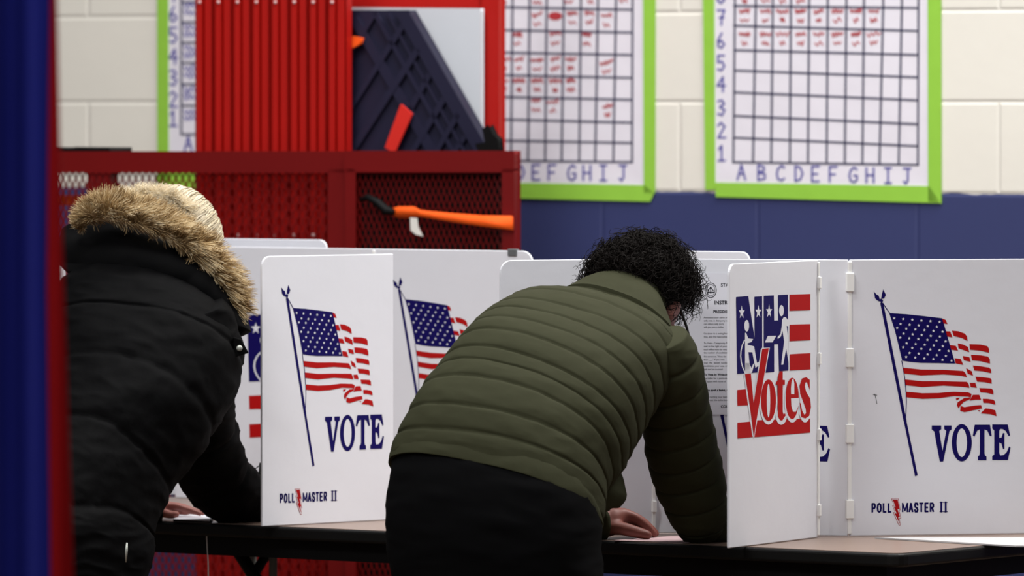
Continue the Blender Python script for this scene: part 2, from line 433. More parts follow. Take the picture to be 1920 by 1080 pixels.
chart('hand-drawn grid chart in green tape with red notes, half hidden behind the red cart',
      [(830, -250), (1207, -250), (1207, 350), (830, 340)], cols, rows,
      [[(1205, -250), (1229, -250), (1228, 362), (1207, 362)], [(812, -250), (832, -250), (832, 356), (812, 356)], [(815, 340), (1208, 347), (1226, 362), (1219, 378), (815, 368)]],
      [(c, x, 322 + i * .3) for i, (c, x) in enumerate(zip('ABCDEFGHIJ', (880, 912, 944, 977, 1006, 1036, 1072, 1101, 1131, 1167)))],
      [(c, 846, y) for c, y in zip('1234567', (284, 243, 201, 158, 118, 76, 33))], nts)
# left chart, mostly behind the cart
tx = [340 + i * 33 for i in range(11)]
cols = [[(a, -190), (a, 252)] for a in tx]
rows = [[(340, y), (670, y)] for y in (-190, -150, -110, -70, -30, 4, 42, 80, 118, 158, 198, 252)]
cx = chart('grid chart in green tape mostly covered by the ribbed red metal panel',
      [(310, -250), (700, -250), (700, 324), (313, 320)], cols, rows,
      [[(294, -250), (315, -250), (316, 352), (295, 352)], [(294, 318), (720, 324), (720, 356), (294, 354)]],
      [(c, 353 + i * 33, 270) for i, c in enumerate('ABCDEFGHIJ')],
      [(c, 325, y) for c, y in zip('1234567', (222, 186, 146, 106, 66, 26, -12))], [], [(353, y + k * 13 - 6, 0) for y in (16, 56, 96, 134, 174, 215) for k in range(2)])
# ------------------------------------------------------------------ red cart and what it carries
K0 = P(115, 600, 17.0); K1 = P(960, 600, 16.55); K0.z = K1.z = 0
ku = (K1 - K0).normalized(); kn = V((ku.y, -ku.x, 0))
if kn.y > 0: kn = -kn
def kp(x, y, off=0): return PP(x, y, K0 + kn * off, kn)


def bars(name, polys, parent, m, depth=.04, off=0, bw=.004):
    for pl in polys:
        mb = MB(); plate(pl, K0, kn, depth, mb, off=off); bevel(link(name, mb, m, parent), bw)


def mesh_panel(parent, x0, y0, x1, y1, m, off, pw=12.5, phh=27.0, wd=3.0):
    mb = MB(); sl = phh / pw
    for sg in (1, -1):
        x = x0 - (y1 - y0) / sl
        while x < x1 + (y1 - y0) / sl:
            # line through (x, y0) with slope sg*sl, clipped to the opening
            ta, tb = 0, y1 - y0
            xa, xb = x, x + sg * (y1 - y0) / sl
            # clip in x
            def at(t): return x + sg * t / sl
            lo, hi = 0, y1 - y0
            if sg > 0: lo = max(lo, (x0 - x) * sl); hi = min(hi, (x1 - x) * sl)
            else: lo = max(lo, (x - x1) * sl); hi = min(hi, (x - x0) * sl)
            if hi - lo > 3:
                q = [(at(lo) - wd / 2, y0 + lo), (at(lo) + wd / 2, y0 + lo), (at(hi) + wd / 2, y0 + hi), (at(hi) - wd / 2, y0 + hi)]
                plate(q, K0, kn, .003, mb, off=off - (.0005 if sg > 0 else 0))
            x += pw
    return link('mesh_panel', mb, m, parent)


base = kp(400, 1480); base.z = 0
cart = thing('storage_cart', base, 'red steel cart with diamond mesh sides behind the bent woman', 'cart')
bars('rail', [[(60, 287), (646, 287), (646, 321), (60, 321)], [(60, 1190), (646, 1190), (646, 1225), (60, 1225)]], cart, M['redpaint'])
bars('post', [[(618, 321), (646, 321), (646, 1370), (618, 1370)], [(60, 321), (88, 321), (88, 1370), (60, 1370)]], cart, M['redpaint'])
mesh_panel(cart, 88, 321, 620, 1190, M['redpaint'], -.012, wd=2.5)
# far side of the cart
bars('post', [[(166, 300), (206, 300), (206, 1180), (166, 1180)]], cart, M['redpaint'], off=-.40)
bars('rail', [[(40, 290), (646, 290), (646, 316), (40, 316)]], cart, M['redpaint'], off=-.40)
for x in (85, 632):
    mb = MB(); c = kp(x, 1250, -.2); c.z = .06
    box(mb, c + V((0, 0, 0.07)), ku * .02, kn * .22, V((0, 0, .02))); link('deck_beam', mb, M['redpaint'], cart)
    for o_ in (0.0, -.4):
        mb = MB(); q = kp(x, 1250, o_ - .02); q.z = .06; ring = [q + (kn * math.cos(a) + V((0, 0, 1)) * math.sin(a)) * .06 for a in (i * math.pi / 10 for i in range(20))]
        prism(mb, [p - ku * .02 for p in ring], ku * .04); link('wheel', mb, M['black'], cart)

base = kp(800, 1480); base.z = 0
cart2 = thing('storage_cart', base, 'red steel cart with tall frame holding a navy folding table and white board', 'cart')
bars('rail', [[(648, 286), (961, 286), (961, 320), (648, 320)], [(648, 1190), (961, 1190), (961, 1225), (648, 1225)]], cart2, M['redpaint'], off=.008)
bars('post', [[(650, 320), (664, 320), (664, 1370), (650, 1370)], [(944, 320), (961, 320), (961, 1370), (944, 1370)]], cart2, M['redpaint'], off=.008)
mesh_panel(cart2, 664, 320, 944, 1190, M['redpaint'], -.005, pw=10.5, phh=26, wd=1.35)
bars('frame_post', [[(901, -210), (932, -210), (933, 1200), (902, 1200)]], cart2, M['redsheet'], off=-.30)
bars('frame_rail', [[(640, -6), (901, -6), (901, 15), (640, 12)]], cart2, M['redsheet'], off=-.30)
for x in (660, 950):
    mb = MB(); c = kp(x, 1250, -.2); c.z = .06
    box(mb, c + V((0, 0, .07)), ku * .02, kn * .22, V((0, 0, .02))); link('deck_beam', mb, M['redpaint'], cart2)
    for o_ in (0.0, -.4):
        mb = MB(); q = kp(x, 1250, o_ - .02); q.z = .06; ring = [q + (kn * math.cos(a) + V((0, 0, 1)) * math.sin(a)) * .06 for a in (i * math.pi / 10 for i in range(20))]
        prism(mb, [p - ku * .02 for p in ring], ku * .04); link('wheel', mb, M['black'], cart2)
mb = MB(); box(mb, kp(800, 1225, -.2), ku * .19, kn * .24, V((0, 0, .008))); link('deck', mb, M['redpaint'], cart2)
mb = MB(); box(mb, kp(353, 1225, -.2), ku * .35, kn * .24, V((0, 0, .008))); link('deck', mb, M['redpaint'], cart)

# ribbed red metal panel standing in the cart
p0 = kp(508, 1215, -.10)
rp = thing('metal_panel', p0, 'tall ribbed red metal panel standing upright in the cart', 'panel')
mb = MB(); prof = []
x = 366.0
while x < 650 - 5:
    prof += [(x, 0), (x + 3, .012), (x + 13, .012), (x + 16, -.002), (x + 19, .006), (x + 31, .006), (x + 34, -.008), (x + 35.9, -.008)]
    x += 35.5
prof.append((650, 0))
zt = kp(500, -120).z; zb = p0.z + .002
vs = []
for px, d in prof:
    q = kp(px, 400, -.10 + d); vs += [V((q.x, q.y, zb)), V((q.x, q.y, zt))]
n = len(prof); bk = [V(v) - kn * .03 for v in vs]
mb.add(vs + bk, [[2 * i, 2 * i + 2, 2 * i + 3, 2 * i + 1] for i in range(n - 1)] + [[2 * n + 2 * i, 2 * n + 2 * i + 1, 2 * n + 2 * i + 3, 2 * n + 2 * i + 2] for i in range(n - 1)] +
       [[2 * i + 1, 2 * i + 3, 2 * n + 2 * i + 3, 2 * n + 2 * i + 1] for i in range(n - 1)] + [[0, 1, 2 * n + 1, 2 * n], [2 * n - 2, 4 * n - 2, 4 * n - 1, 2 * n - 1]])
recalc(link('ribbed_sheet', mb, M['redsheet'], rp))
for yy in (4, 441):
    for i in range(8):
        mb = MB(); c = kp(374 + i * 35.5, yy, -.086); ellipsoid(mb, c, ku * .0042, kn * .003, V((0, 0, .0042)), 10, 6); link('screw', mb, M['screw'], rp, smooth=True)

# white board and navy folding table leaning in the tall cart
wb = MB(); plate([(640, 16), (899, 18), (899, 1225), (640, 1225)], K0, kn, .02, wb, off=-.265)
tag(bevel(link('white_board', wb, M['board']), .003), 'plain white board standing behind the dark folding table in the red frame', 'board')
ft = thing('folding_table', kp(780, 1225, -.16), 'navy plastic folding table with slanted edge, stored upright in the cart', 'table')
mb = MB(); plate([(640, 22), (766, 22), (915, 282), (936, 330), (936, 1225), (640, 1225)], K0, kn, .04, mb, off=-.17); bevel(link('table_shell', mb, M['navyplastic'], ft), .004)
ribs = [[(652, 30), (668, 30), (820, 283), (800, 283)], [(700, 26), (706, 26), (852, 283), (846, 283)], [(742, 24), (766, 24), (915, 283), (890, 283)], [(724, 24), (728, 24), (872, 283), (868, 283)],
        [(655, 200), (762, 30), (768, 34), (655, 212)], [(655, 280), (780, 90), (786, 96), (665, 283)], [(720, 283), (806, 130), (811, 136), (730, 283)], [(770, 283), (830, 180), (836, 186), (778, 283)],
        [(815, 283), (856, 212), (860, 218), (822, 283)], [(850, 283), (878, 240), (882, 246), (856, 283)], [(655, 100), (700, 24), (706, 24), (655, 110)]]
for i, r in enumerate(ribs):
    mb = MB(); plate(r, K0, kn, .012, mb, off=-.160 + (i % 3) * .001); bevel(link('rib', mb, M['navyplastic'], ft), .002)
mb = MB(); plate([(752, 197), (771, 214), (739, 285), (723, 276)], K0, kn, .006, mb, off=-.145); bevel(link('latch_strap', mb, M['orangered'], ft), .002)
tag(bevel(link('orange_buckle', (lambda m_: (plate([(651, 72), (660, 70), (676, 73), (674, 80), (660, 88), (651, 91)], K0, kn, .012, m_, off=-.14), m_)[1])(MB()), M['orange']), .003),
    'small orange buckle hanging at the edge of the ribbed red panel', 'buckle')
mb = MB(); plate([(908, 244), (914, 239), (922, 256), (930, 262), (932, 283), (900, 283), (896, 273), (913, 270)], K0, kn, .03, mb, off=-.05)
tag(bevel(link('rubber_grip', mb, M['black']), .006), 'small black rubber grip resting on the red rail beside the tall post', 'grip')
mb = MB(); plate([(100, 278), (204, 279), (204, 288), (100, 288)], K0, kn, .12, mb, off=-.02)
tag(bevel(link('tray', mb, M['black']), .003), 'flat black tray lying on the left end of the red rail', 'tray')
mb = MB(); plate([(670, 324), (938, 324), (938, 1180), (670, 1180)], K0, kn, .09, mb, off=-.03)  # black block added behind the mesh, stands in for shade inside the cart
tag(bevel(link('shade_block', mb, M['black']), .01), 'black block added behind the mesh of the right cart to darken its inside', 'shade block')
# orange strap with its label
st = thing('ratchet_strap', kp(850, 420, .03), 'orange webbing strap pulled tight across the mesh of the right cart', 'strap')
mb = MB()
top = [(732, 392), (745, 388), (775, 388), (787, 394), (850, 400), (905, 404), (960, 405)]; bot = [(733, 404), (748, 409), (775, 409), (788, 406), (850, 416), (905, 424), (962, 431)]
vs = [kp(x, y, .022 + .004 * math.sin(i)) for i, (x, y) in enumerate(top)] + [kp(x, y, .022 - .004 * math.sin(i)) for i, (x, y) in enumerate(bot)]
n = len(top)
mb.add(vs, [[i, i + n, i + n + 1, i + 1] for i in range(n - 1)])
o = link('webbing', mb, M['orange'], st, smooth=True); so = o.modifiers.new('solid', 'SOLIDIFY'); so.thickness = .004
mb = MB(); tube(mb, [kp(676, 375, .02), kp(690, 370, .03), kp(708, 380, .03), kp(724, 395, .03), kp(738, 398, .03)], [.006, .008, .01, .012, .008], 10); link('ratchet', mb, M['black'], st, smooth=True)
mb = MB(); plate([(769, 408), (782, 409), (784, 425), (793, 443), (780, 440), (770, 432)], K0, kn, .001, mb, off=.03); link('label_tag', mb, M['white'], st)
mb = MB(); plate([(60, 366), (166, 366), (166, 386), (60, 386)], K0, kn, .004, mb, off=-.10)
tag(link('orange_strap', mb, M['orange']), 'short orange strap stretched inside the cart near its left post', 'strap')

# ------------------------------------------------------------------ table
CT = PZ(1687, 1038, TZ); TL = 2.44; TW = .76
def tp(a, b, z=TZ): q = CT - u * a + bdir * b; return V((q.x, q.y, z))
tc_ = tp(TL / 2, TW / 2, 0)
tb = thing('folding_table', tc_, 'long wood-laminate folding table with black edge under the voting booths', 'table')
def rrect(r, z, inset=0):
    q = []
    for (a, b, s) in ((r, r, 180), (TL - r, r, 270), (TL - r, TW - r, 0), (r, TW - r, 90)):
        for k in range(5):
            an = math.radians(s + k * 22.5); rr = r - inset
            q.append(tp(a + math.cos(an) * rr, b + math.sin(an) * rr, z))
    return q
mb = MB(); prism(mb, rrect(.03, TZ - .028), V((0, 0, .027))); recalc(bevel(link('edge_band', mb, M['blackedge'], tb), .006, 3))
mb = MB(); prism(mb, rrect(.03, TZ - .004, .007), V((0, 0, .004))); recalc(link('tabletop', mb, M['laminate'], tb))
for nm, a0, a1, b0, b1 in (('apron', .05, TL - .05, .03, .055), ('apron', .05, TL - .05, TW - .055, TW - .03), ('apron', .05, .075, .055, TW - .055), ('apron', TL - .075, TL - .05, .055, TW - .055)):
    mb = MB(); z0 = TZ - .069
    prism(mb, [tp(a0, b0, z0), tp(a1, b0, z0), tp(a1, b1, z0), tp(a0, b1, z0)], V((0, 0, .042))); recalc(link(nm, mb, M['black'], tb))
for a in (.30, TL - .30):
    for b in (.10, TW - .10):
        mb = MB(); tube(mb, [tp(a, b, 0.0), tp(a, b, .05), tp(a, b, TZ - .05)], .013, 12); link('leg', mb, M['chrome'], tb, smooth=True)
    mb = MB(); tube(mb, [tp(a, .10, .30), tp(a, TW - .10, .30)], .012, 10); link('stretcher', mb, M['chrome'], tb, smooth=True)
    mb = MB(); tube(mb, [tp(a, TW / 2, .30), tp(a - (.30 if a > 1 else -.30), TW / 2, TZ - .04)], .011, 10); link('brace', mb, M['black'], tb, smooth=True)
# centre leg seen behind the left voter's table edge
lp = P(512, 1060, 15.30)
mb = MB(); tube(mb, [V((lp.x, lp.y, 0)), V((lp.x, lp.y, TZ - .045))], .009, 10); link('leg', mb, M['chrome'], tb, smooth=True)
lq = P(428, 1045, 15.3); lr = P(512, 1135, 15.3)
mb = MB(); tube(mb, [V((lq.x, lq.y, TZ - .045)), lr], .014, 10); link('brace', mb, M['black'], tb, smooth=True)

# ------------------------------------------------------------------ voting booth panels
PH = .566; PT = .006
class Panel:
    def __init__(s, A, B):
        s.A = V((A.x, A.y, TZ + .0012)); s.B = V((B.x, B.y, TZ + .0012)); s.e = (s.B - s.A).normalized(); s.w = (s.B - s.A).length
        n = V((s.e.y, -s.e.x, 0)); s.n = n if n.y < 0 else -n
    def at(s, a, z, off=0): return s.A + s.e * a + V((0, 0, z)) + s.n * (off + PT / 2)
    def loc(s, px, py):
        q = PP(px, py, s.A + s.n * PT / 2, s.n); return ((q - s.A).dot(s.e), q.z - s.A.z)


def make_panel(name, A, B, parent, h=PH, rl=.0, rr=.0, hinges=()):
    p = Panel(A, B); pts = [(0, 0), (p.w, 0)]
    def arc(cx, cz, r, a0):
        return [(cx + r * math.cos(math.radians(a0 + k * 15)), cz + r * math.sin(math.radians(a0 + k * 15))) for k in range(7)]
    pts += arc(p.w - rr, h - rr, rr, 0) if rr else [(p.w, h)]
    pts += arc(rl, h - rl, rl, 90) if rl else [(0, h)]
    mb = MB(); prism(mb, [p.at(a, z) for a, z in pts], -p.n * PT)
    o = recalc(bevel(link(name, mb, M['panel'], parent), .0015)); p.obj = o
    for side in hinges:
        a = 0 if side == 'L' else p.w; hw = .008 if side == 'L' else .005
        mb = MB()
        for k in range(4):
            z = .035 + k * .155
            box(mb, p.at(a, z + .02, .001), p.e * hw, p.n * .0055, V((0, 0, hw * 2.4)))
        box(mb, p.at(a, h / 2, -.001), p.e * .004, p.n * .004, V((0, 0, h / 2 - .004)))
        bevel(link('hinge', mb, M['panel_edge'], o), .0015)
    return p


def ink(p, name, polys, mats, texts=(), parent=None):
    """polys: list of (material index, layer, [(a,z)...]) in the panel's own metres"""
    mb = MB()
    for mi, ly, q in polys: sheet(mb, [p.at(a, z, .0005 + .0002 * ly) for a, z in q], mi)
    for mi, ly, vs, fs in texts: mb.add([p.at(a, z, .0005 + .0002 * ly) for a, z in vs], fs, mi)
    return link(name, mb, mats, parent or p.obj)


# plan positions
def T_(x, y): return PZ(x, y, TZ)
hin = T_(1590, 1006)
nearA, farA = T_(490, 988), T_(736, 975)
hinA = P(703, 900, 15.66); secB = P(1000, 900, 15.42)
boothB = thing('voting_booth', T_(1400, 1008), 'white folding tabletop voting booth with striped check mark wing around the man in olive', 'voting booth', 'white tabletop voting booths')
boothA = thing('voting_booth', T_(500, 960), 'white folding tabletop voting booth around the woman in black, with two flag panels', 'voting booth', 'white tabletop voting booths')
farR = P(1531, 1009, 14.50)
pNH = make_panel('side_panel', T_(1365, 1029), V((farR.x, farR.y, 0)), boothB, rl=.022, hinges=('R',))
pBack = make_panel('back_panel', T_(1225, 1000), hin, boothB)
pLeft = make_panel('side_panel', T_(937, 1009), T_(1224, 1000.5), boothB, rl=.026, hinges=('R',))
endR = P(1920, 1002, 14.63); dR = (V((endR.x, endR.y, 0)) - V((hin.x, hin.y, 0))).normalized()
pRight = make_panel('flag_panel', V((hin.x, hin.y, 0)) + dR * .002, V((hin.x, hin.y, 0)) + dR * .402, boothB, rr=.025, hinges=('L',))
pNear = make_panel('flag_panel', nearA, farA, boothA, rl=.022, hinges=())
pSec = make_panel('flag_panel', V((hinA.x, hinA.y, 0)), V((secB.x, secB.y, 0)), boothA, rr=.028, hinges=('L',))
lA = P(330, 900, 15.98)
pWNH = make_panel('back_panel', V((lA.x, lA.y, 0)), V((hinA.x, hinA.y, 0)), boothA)
w0 = P(20, 900, 15.25); w1 = P(121, 900, 15.57)
pWL = make_panel('side_panel', V((w0.x, w0.y, 0)), V((w1.x, w1.y, 0)), boothA)
# rear booths on the far edge of the table
ra = P(300, 900, 16.12); rb = P(614, 900, 15.86)
b1 = thing('voting_booth', V(((ra.x + rb.x) / 2, (ra.y + rb.y) / 2, TZ)), 'plain white booth panel peeking above the panel behind the woman', 'voting booth', 'white tabletop voting booths')
make_panel('back_panel', V((ra.x, ra.y, 0)), V((rb.x, rb.y, 0)), b1, h=.582, rr=.02)
ra = P(1180, 900, 15.16); rb = P(1406, 900, 15.0)
b2 = thing('voting_booth', V(((ra.x + rb.x) / 2, (ra.y + rb.y) / 2, TZ)), 'plain white booth panel whose rounded corner shows just right of the curly hair', 'voting booth', 'white tabletop voting booths')
make_panel('back_panel', V((ra.x, ra.y, 0)), V((rb.x, rb.y, 0)), b2, h=.573, rr=.02)

# --- flag artwork, read once on the right-hand panel and kept in metres
k1 = 250 / 1080
def fl(pts): return [(1630 + x * k1, 540 + y * k1) for x, y in pts]
def vt(pts): return [(1730 + x / 10.667, 780 + y / 10.667) for x, y in pts]
def pm(pts): return [(1620 + x / 10.667, 920 + y / 10.667) for x, y in pts]
BL, RD, WH, BO = 0, 1, 2, 3
art = []
def A_(mi, ly, pts): art.append((mi, ly, [pRight.loc(x, y) for x, y in pts]))
for q in ([(90 + (x - 90) * 1.22, 100 + (y - 100) * 1.12) for x, y in w_] for w_ in ([(46, 36), (62, 56), (78, 66), (86, 96), (70, 102), (54, 86)], [(108, 20), (126, 60), (114, 86), (94, 90), (98, 58)], [(72, 104), (92, 88), (108, 98), (100, 126), (88, 128), (92, 110)])): A_(BL, 0, fl(q))
A_(BL, 0, fl([(88, 125), (112, 120), (302, 1080), (277, 1080)]))
A_(BL, 0, [(1694.4, 789), (1699.4, 789), (1720.5, 891), (1715.5, 893)])

for pl, wd in (([(112, 128), (140, 170), (165, 205)], 7), ([(262, 590), (285, 720), (297, 850), (300, 920), (293, 1060)], 6)):
    for q in ribbon2(pl, wd): A_(BL, 0, fl(q))
A_(BL, 0, fl([(160, 203), (300, 212), (450, 228), (590, 245), (640, 420), (695, 612), (560, 608), (420, 606), (330, 598), (265, 588), (235, 460), (205, 340)]))
for k in range(5):
    for j in range(6): A_(WH, 2, fl(star2(200 + j * 73.6 + k * 24.3, 245 + j * 6 + k * 78.3, 13)))
    if k < 4:
        for j in range(5): A_(WH, 2, fl(star2(252 + j * 73.4 + k * 24.3, 291 + j * 6 + k * 78.3, 13)))
REDS = [[(272, 645), (420, 660), (600, 662), (760, 672), (778, 690), (790, 722), (740, 710), (600, 700), (420, 708), (280, 692)],
        [(285, 740), (430, 755), (600, 755), (790, 760), (805, 780), (810, 808), (760, 800), (600, 790), (430, 802), (290, 786)],
        [(298, 840), (430, 852), (560, 850), (680, 840), (800, 845), (828, 858), (822, 890), (800, 880), (690, 875), (560, 893), (430, 898), (300, 885)],
        [(820, 888), (770, 890), (715, 925), (708, 950), (722, 975), (738, 950), (765, 922), (812, 902)], [(700, 890), (735, 888), (718, 905), (704, 910)],
        [(738, 955), (770, 965), (850, 952), (905, 948), (912, 975), (840, 990), (770, 1005), (735, 995)], [(838, 865), (890, 865), (905, 905), (860, 905), (810, 912)],
        [(585, 245), (618, 258), (632, 292), (597, 287)], [(615, 350), (655, 352), (672, 400), (628, 392)], [(668, 345), (720, 350), (770, 368), (790, 390), (795, 430), (750, 405), (682, 388)],
        [(652, 462), (700, 468), (718, 508), (663, 500)], [(715, 448), (760, 458), (800, 478), (808, 520), (770, 505), (722, 488)], [(690, 568), (740, 575), (760, 622), (698, 610)],
        [(755, 550), (810, 560), (820, 598), (765, 585)], [(783, 648), (830, 675), (840, 712), (795, 692)], [(812, 768), (858, 768), (870, 808), (820, 802)],
        [(810, 455), (900, 458), (955, 470), (968, 490), (970, 525), (900, 508), (815, 500)], [(822, 540), (900, 545), (960, 555), (975, 575), (977, 612), (900, 592), (830, 585)],
        [(838, 628), (900, 634), (970, 645), (985, 660), (987, 690), (920, 675), (850, 668)], [(858, 718), (920, 722), (980, 730), (990, 745), (990, 775), (930, 762), (872, 758)],
        [(890, 810), (940, 812), (990, 815), (1003, 830), (1005, 862), (950, 848), (900, 845)], [(918, 897), (960, 898), (1005, 905), (1018, 920), (1020, 946), (970, 932), (922, 930)],
        [(940, 975), (975, 978), (1020, 990), (1030, 1038), (980, 1022), (900, 1015)], [(876, 990), (898, 990), (890, 1000)]]
for q in REDS: A_(RD, 0, fl(q))
flag_art = art; art = []
A_(BL, 0, vt([(180, 190), (370, 190), (370, 265), (330, 295), (395, 700), (470, 295), (430, 265), (430, 190), (575, 190), (575, 270), (535, 300), (410, 912), (340, 912), (230, 310), (180, 270)]))
A_(BL, 0, vt(ell2(780, 535, 200, 374, 48))); A_(WH, 1, vt(ell2(780, 535, 103, 285, 48)))
A_(BL, 0, vt([(1040, 175), (1345, 175), (1380, 395), (1345, 405), (1290, 290), (1235, 270), (1235, 740), (1245, 790), (1275, 805), (1275, 885), (1100, 885), (1100, 805), (1130, 790), (1142, 740), (1142, 270), (1090, 290), (1035, 410), (1000, 395)]))
A_(BL, 0, vt([(1390, 170), (1700, 170), (1745, 385), (1720, 405), (1660, 300), (1600, 260), (1550, 258), (1530, 290), (1530, 440), (1575, 430), (1605, 340), (1635, 340), (1635, 660), (1605, 660), (1575, 550), (1530, 530), (1530, 740), (1550, 790), (1620, 780), (1680, 720), (1725, 610), (1757, 630), (1705, 880), (1390, 880), (1390, 800), (1430, 770), (1430, 290), (1390, 250)]))
vote_art = art; art = []
A_(BO, 0, pm([(540, 158), (690, 160), (728, 388), (702, 392), (742, 552), (708, 556), (730, 695), (695, 695), (575, 430), (618, 436), (562, 296), (606, 306)]))
A_(WH, 1, pm([(556, 167), (682, 168), (718, 380), (688, 384), (730, 545), (697, 548), (720, 686), (702, 686), (590, 440), (630, 446), (574, 305), (612, 316)]))
A_(BO, 2, pm([(572, 178), (672, 178), (712, 370), (668, 368), (718, 530), (682, 530), (712, 660), (606, 450), (650, 455), (590, 316), (628, 326)]))
for q in ribbon2([(1545, 228), (1545, 424)], 38) + ribbon2([(1632, 228), (1632, 424)], 38) + ribbon2([(1512, 231), (1668, 231)], 13) + ribbon2([(1512, 421), (1668, 421)], 13): A_(BL, 0, pm(q))
poll_art = art; art = []
poll_txt = []
SL_ = {'P': [[(0, 0), (0, 1)], [(0, 1), (.75, 1), (1, .85), (1, .6), (.75, .45), (0, .45)]], 'O': [[(.5, 1), (.12, .88), (0, .5), (.12, .12), (.5, 0), (.88, .12), (1, .5), (.88, .88), (.5, 1)]], 'L': [[(0, 1), (0, 0), (1, 0)]],
       'M': [[(0, 0), (0, 1)], [(1, 0), (1, 1)], [(0, 1), (.5, .15), (1, 1)]], 'A': [[(0, 0), (.5, 1), (1, 0)], [(.2, .3), (.8, .3)]], 'S': [[(1, .78), (.8, 1), (.2, 1), (0, .78), (.2, .55), (.8, .45), (1, .22), (.8, 0), (.2, 0), (0, .22)]],
       'T': [[(0, 1), (1, 1)], [(.5, 1), (.5, 0)]], 'E': [[(1, 1), (0, 1), (0, 0), (1, 0)], [(0, .5), (.85, .5)]], 'R': [[(0, 0), (0, 1), (.75, 1), (1, .85), (1, .62), (.75, .48), (0, .48)], [(.5, .48), (1, 0)]]}
for ch, x0, x1, y0, y1 in (('P', 148, 235, 246, 444), ('O', 252, 354, 244, 444), ('L', 372, 452, 244, 442), ('L', 470, 552, 243, 441), ('M', 757, 880, 238, 436), ('A', 888, 987, 237, 436), ('S', 998, 1088, 236, 436), ('T', 1096, 1192, 236, 434), ('E', 1206, 1294, 236, 433), ('R', 1312, 1402, 235, 432)):
    wd = 28 if ch == 'M' else 35
    for st_ in SL_[ch]:
        for q in ribbon2([(x0 + wd / 2 + a * (x1 - x0 - wd), y1 - wd / 2 - b * (y1 - y0 - wd)) for a, b in st_], wd): poll_art.append((BL, 0, [pRight.loc(*c) for c in pm(q)]))
INK = [M['blue'], M['red'], M['panel'], M['bolt']]


def flag_print(p, dx=0.0, dz=0.0, sx=1.0):
    tr = lambda q: [((a) * sx + dx, z + dz) for a, z in q]
    ink(p, 'flag_print', [(m, l, tr(q)) for m, l, q in flag_art], INK)
    ink(p, 'vote_lettering', [(m, l, tr(q)) for m, l, q in vote_art], INK)
    ink(p, 'maker_lettering', [(m, l, tr(q)) for m, l, q in poll_art], INK, [(m, l, tr(vs), fs) for m, l, vs, fs in poll_txt])


flag_print(pRight)
flag_print(pNear, dx=.002, sx=.985)
flag_print(pSec)
flag_print(pBack, dx=.03)

# --- striped check-mark artwork on the side wing
def c3(pts): return [(1370 + x / 7.2, 540 + y / 7.2) for x, y in pts]
def c4(pts): return [(1370 + x / 5.681, 640 + y / 5.684) for x, y in pts]
nh = []
def N_(mi, ly, pts): nh.append((mi, ly, pts))
N_(BL, 0, c3([(70, 122), (235, 108), (322, 690), (318, 118), (422, 112), (424, 800)]) + [(1430, 697.5), (1382, 701)])
N_(BL, 0, c3([(445, 105), (580, 100), (585, 440), (640, 438), (638, 95), (770, 88), (778, 1080)]) + [(1477.8, 694.5)] + [(1460.5, 696)] + c3([(640, 755), (585, 757)]) + [(1451.3, 697), (1432, 699)])
for cx_, cy_ in ((145, 330), (370, 322), (515, 315)): N_(WH, 1, c3(star2(cx_, cy_, 43, 95, .40)))
N_(WH, 1, c3(ell2(213, 510, 32, 78, 24))); N_(WH, 1, c3(ell2(682, 305, 32, 75, 24)))
N_(WH, 1, c3([(190, 605), (205, 605), (232, 680), (300, 688), (275, 730), (220, 748), (225, 765), (312, 788), (350, 1010), (382, 995), (375, 1045), (332, 1078), (318, 1030), (288, 868), (235, 866), (258, 1090), (262, 1150), (190, 1150)]))
N_(WH, 1, c4([(152, 230), (195, 230), (216, 285), (240, 235), (246, 250), (228, 318), (210, 347), (150, 347)]))
for q in ribbon2([(183, 705), (153, 770), (135, 850), (131, 920), (139, 1000), (158, 1070), (192, 1150)], 15): N_(WH, 1, c3(q))
N_(WH, 1, c3([(690, 430), (715, 390), (740, 395), (775, 440), (775, 520), (752, 510), (768, 650), (778, 1010), (745, 820), (705, 1035), (678, 1035), (700, 860), (718, 720), (695, 575), (675, 655), (632, 688), (628, 665), (668, 620), (685, 520)]))
N_(WH, 1, c3([(458, 735), (497, 648), (612, 645), (560, 733)]))
for q in ([(793, 90), (1073, 80), (1073, 298), (793, 308)], [(793, 495), (1073, 487), (1073, 703), (793, 718)]): N_(RD, 0, c3(q))
N_(RD, 0, c4([(628, 138), (847, 125), (847, 298), (628, 310)]))
N_(RD, 0, c4([(68, 518), (160, 511), (185, 680), (70, 686)])); N_(RD, 0, c4([(70, 868), (210, 855), (232, 1020), (72, 1035)])); N_(RD, 0, c4([(262, 842), (845, 822), (845, 972), (250, 1022)]))
N_(WH, 1, c4([(136, 349), (216, 343), (243, 600), (318, 84), (330, 70), (414, 66), (352, 420), (270, 900), (246, 1040), (226, 1000)]))
for q in (ell2(398, 634, 96, 254, 40), ell2(535, 800, 56, 90, 30), ell2(652, 650, 84, 216, 40), ell2(788, 642, 78, 222, 40)): N_(WH, 2, c4([(min(x, 846), y) for x, y in q]))
N_(RD, 3, c4([(148, 348), (210, 343), (240, 660), (332, 80), (402, 72), (262, 890), (243, 1025), (200, 690)]))
N_(RD, 3, c4(ell2(398, 628, 80, 222, 44))); N_(WH, 4, c4(ell2(397, 632, 18, 178, 36)))
N_(RD, 3, c4([(500, 370), (515, 320), (550, 318), (550, 410), (573, 412), (573, 462), (550, 462), (550, 750), (558, 778), (575, 766), (580, 790), (545, 845), (520, 840), (498, 800), (495, 462), (478, 462), (478, 435), (495, 420)]))
N_(RD, 3, c4(ell2(650, 608, 70, 220, 44))); N_(WH, 4, c4(ell2(654, 510, 20, 80, 30)[0:0] + [(637, 563), (636, 500), (642, 430), (652, 398), (664, 400), (672, 450), (672, 563)]))
N_(WH, 4, c4([(724, 604), (637, 608), (640, 690), (658, 750), (688, 752), (704, 715), (714, 690), (726, 690)]))
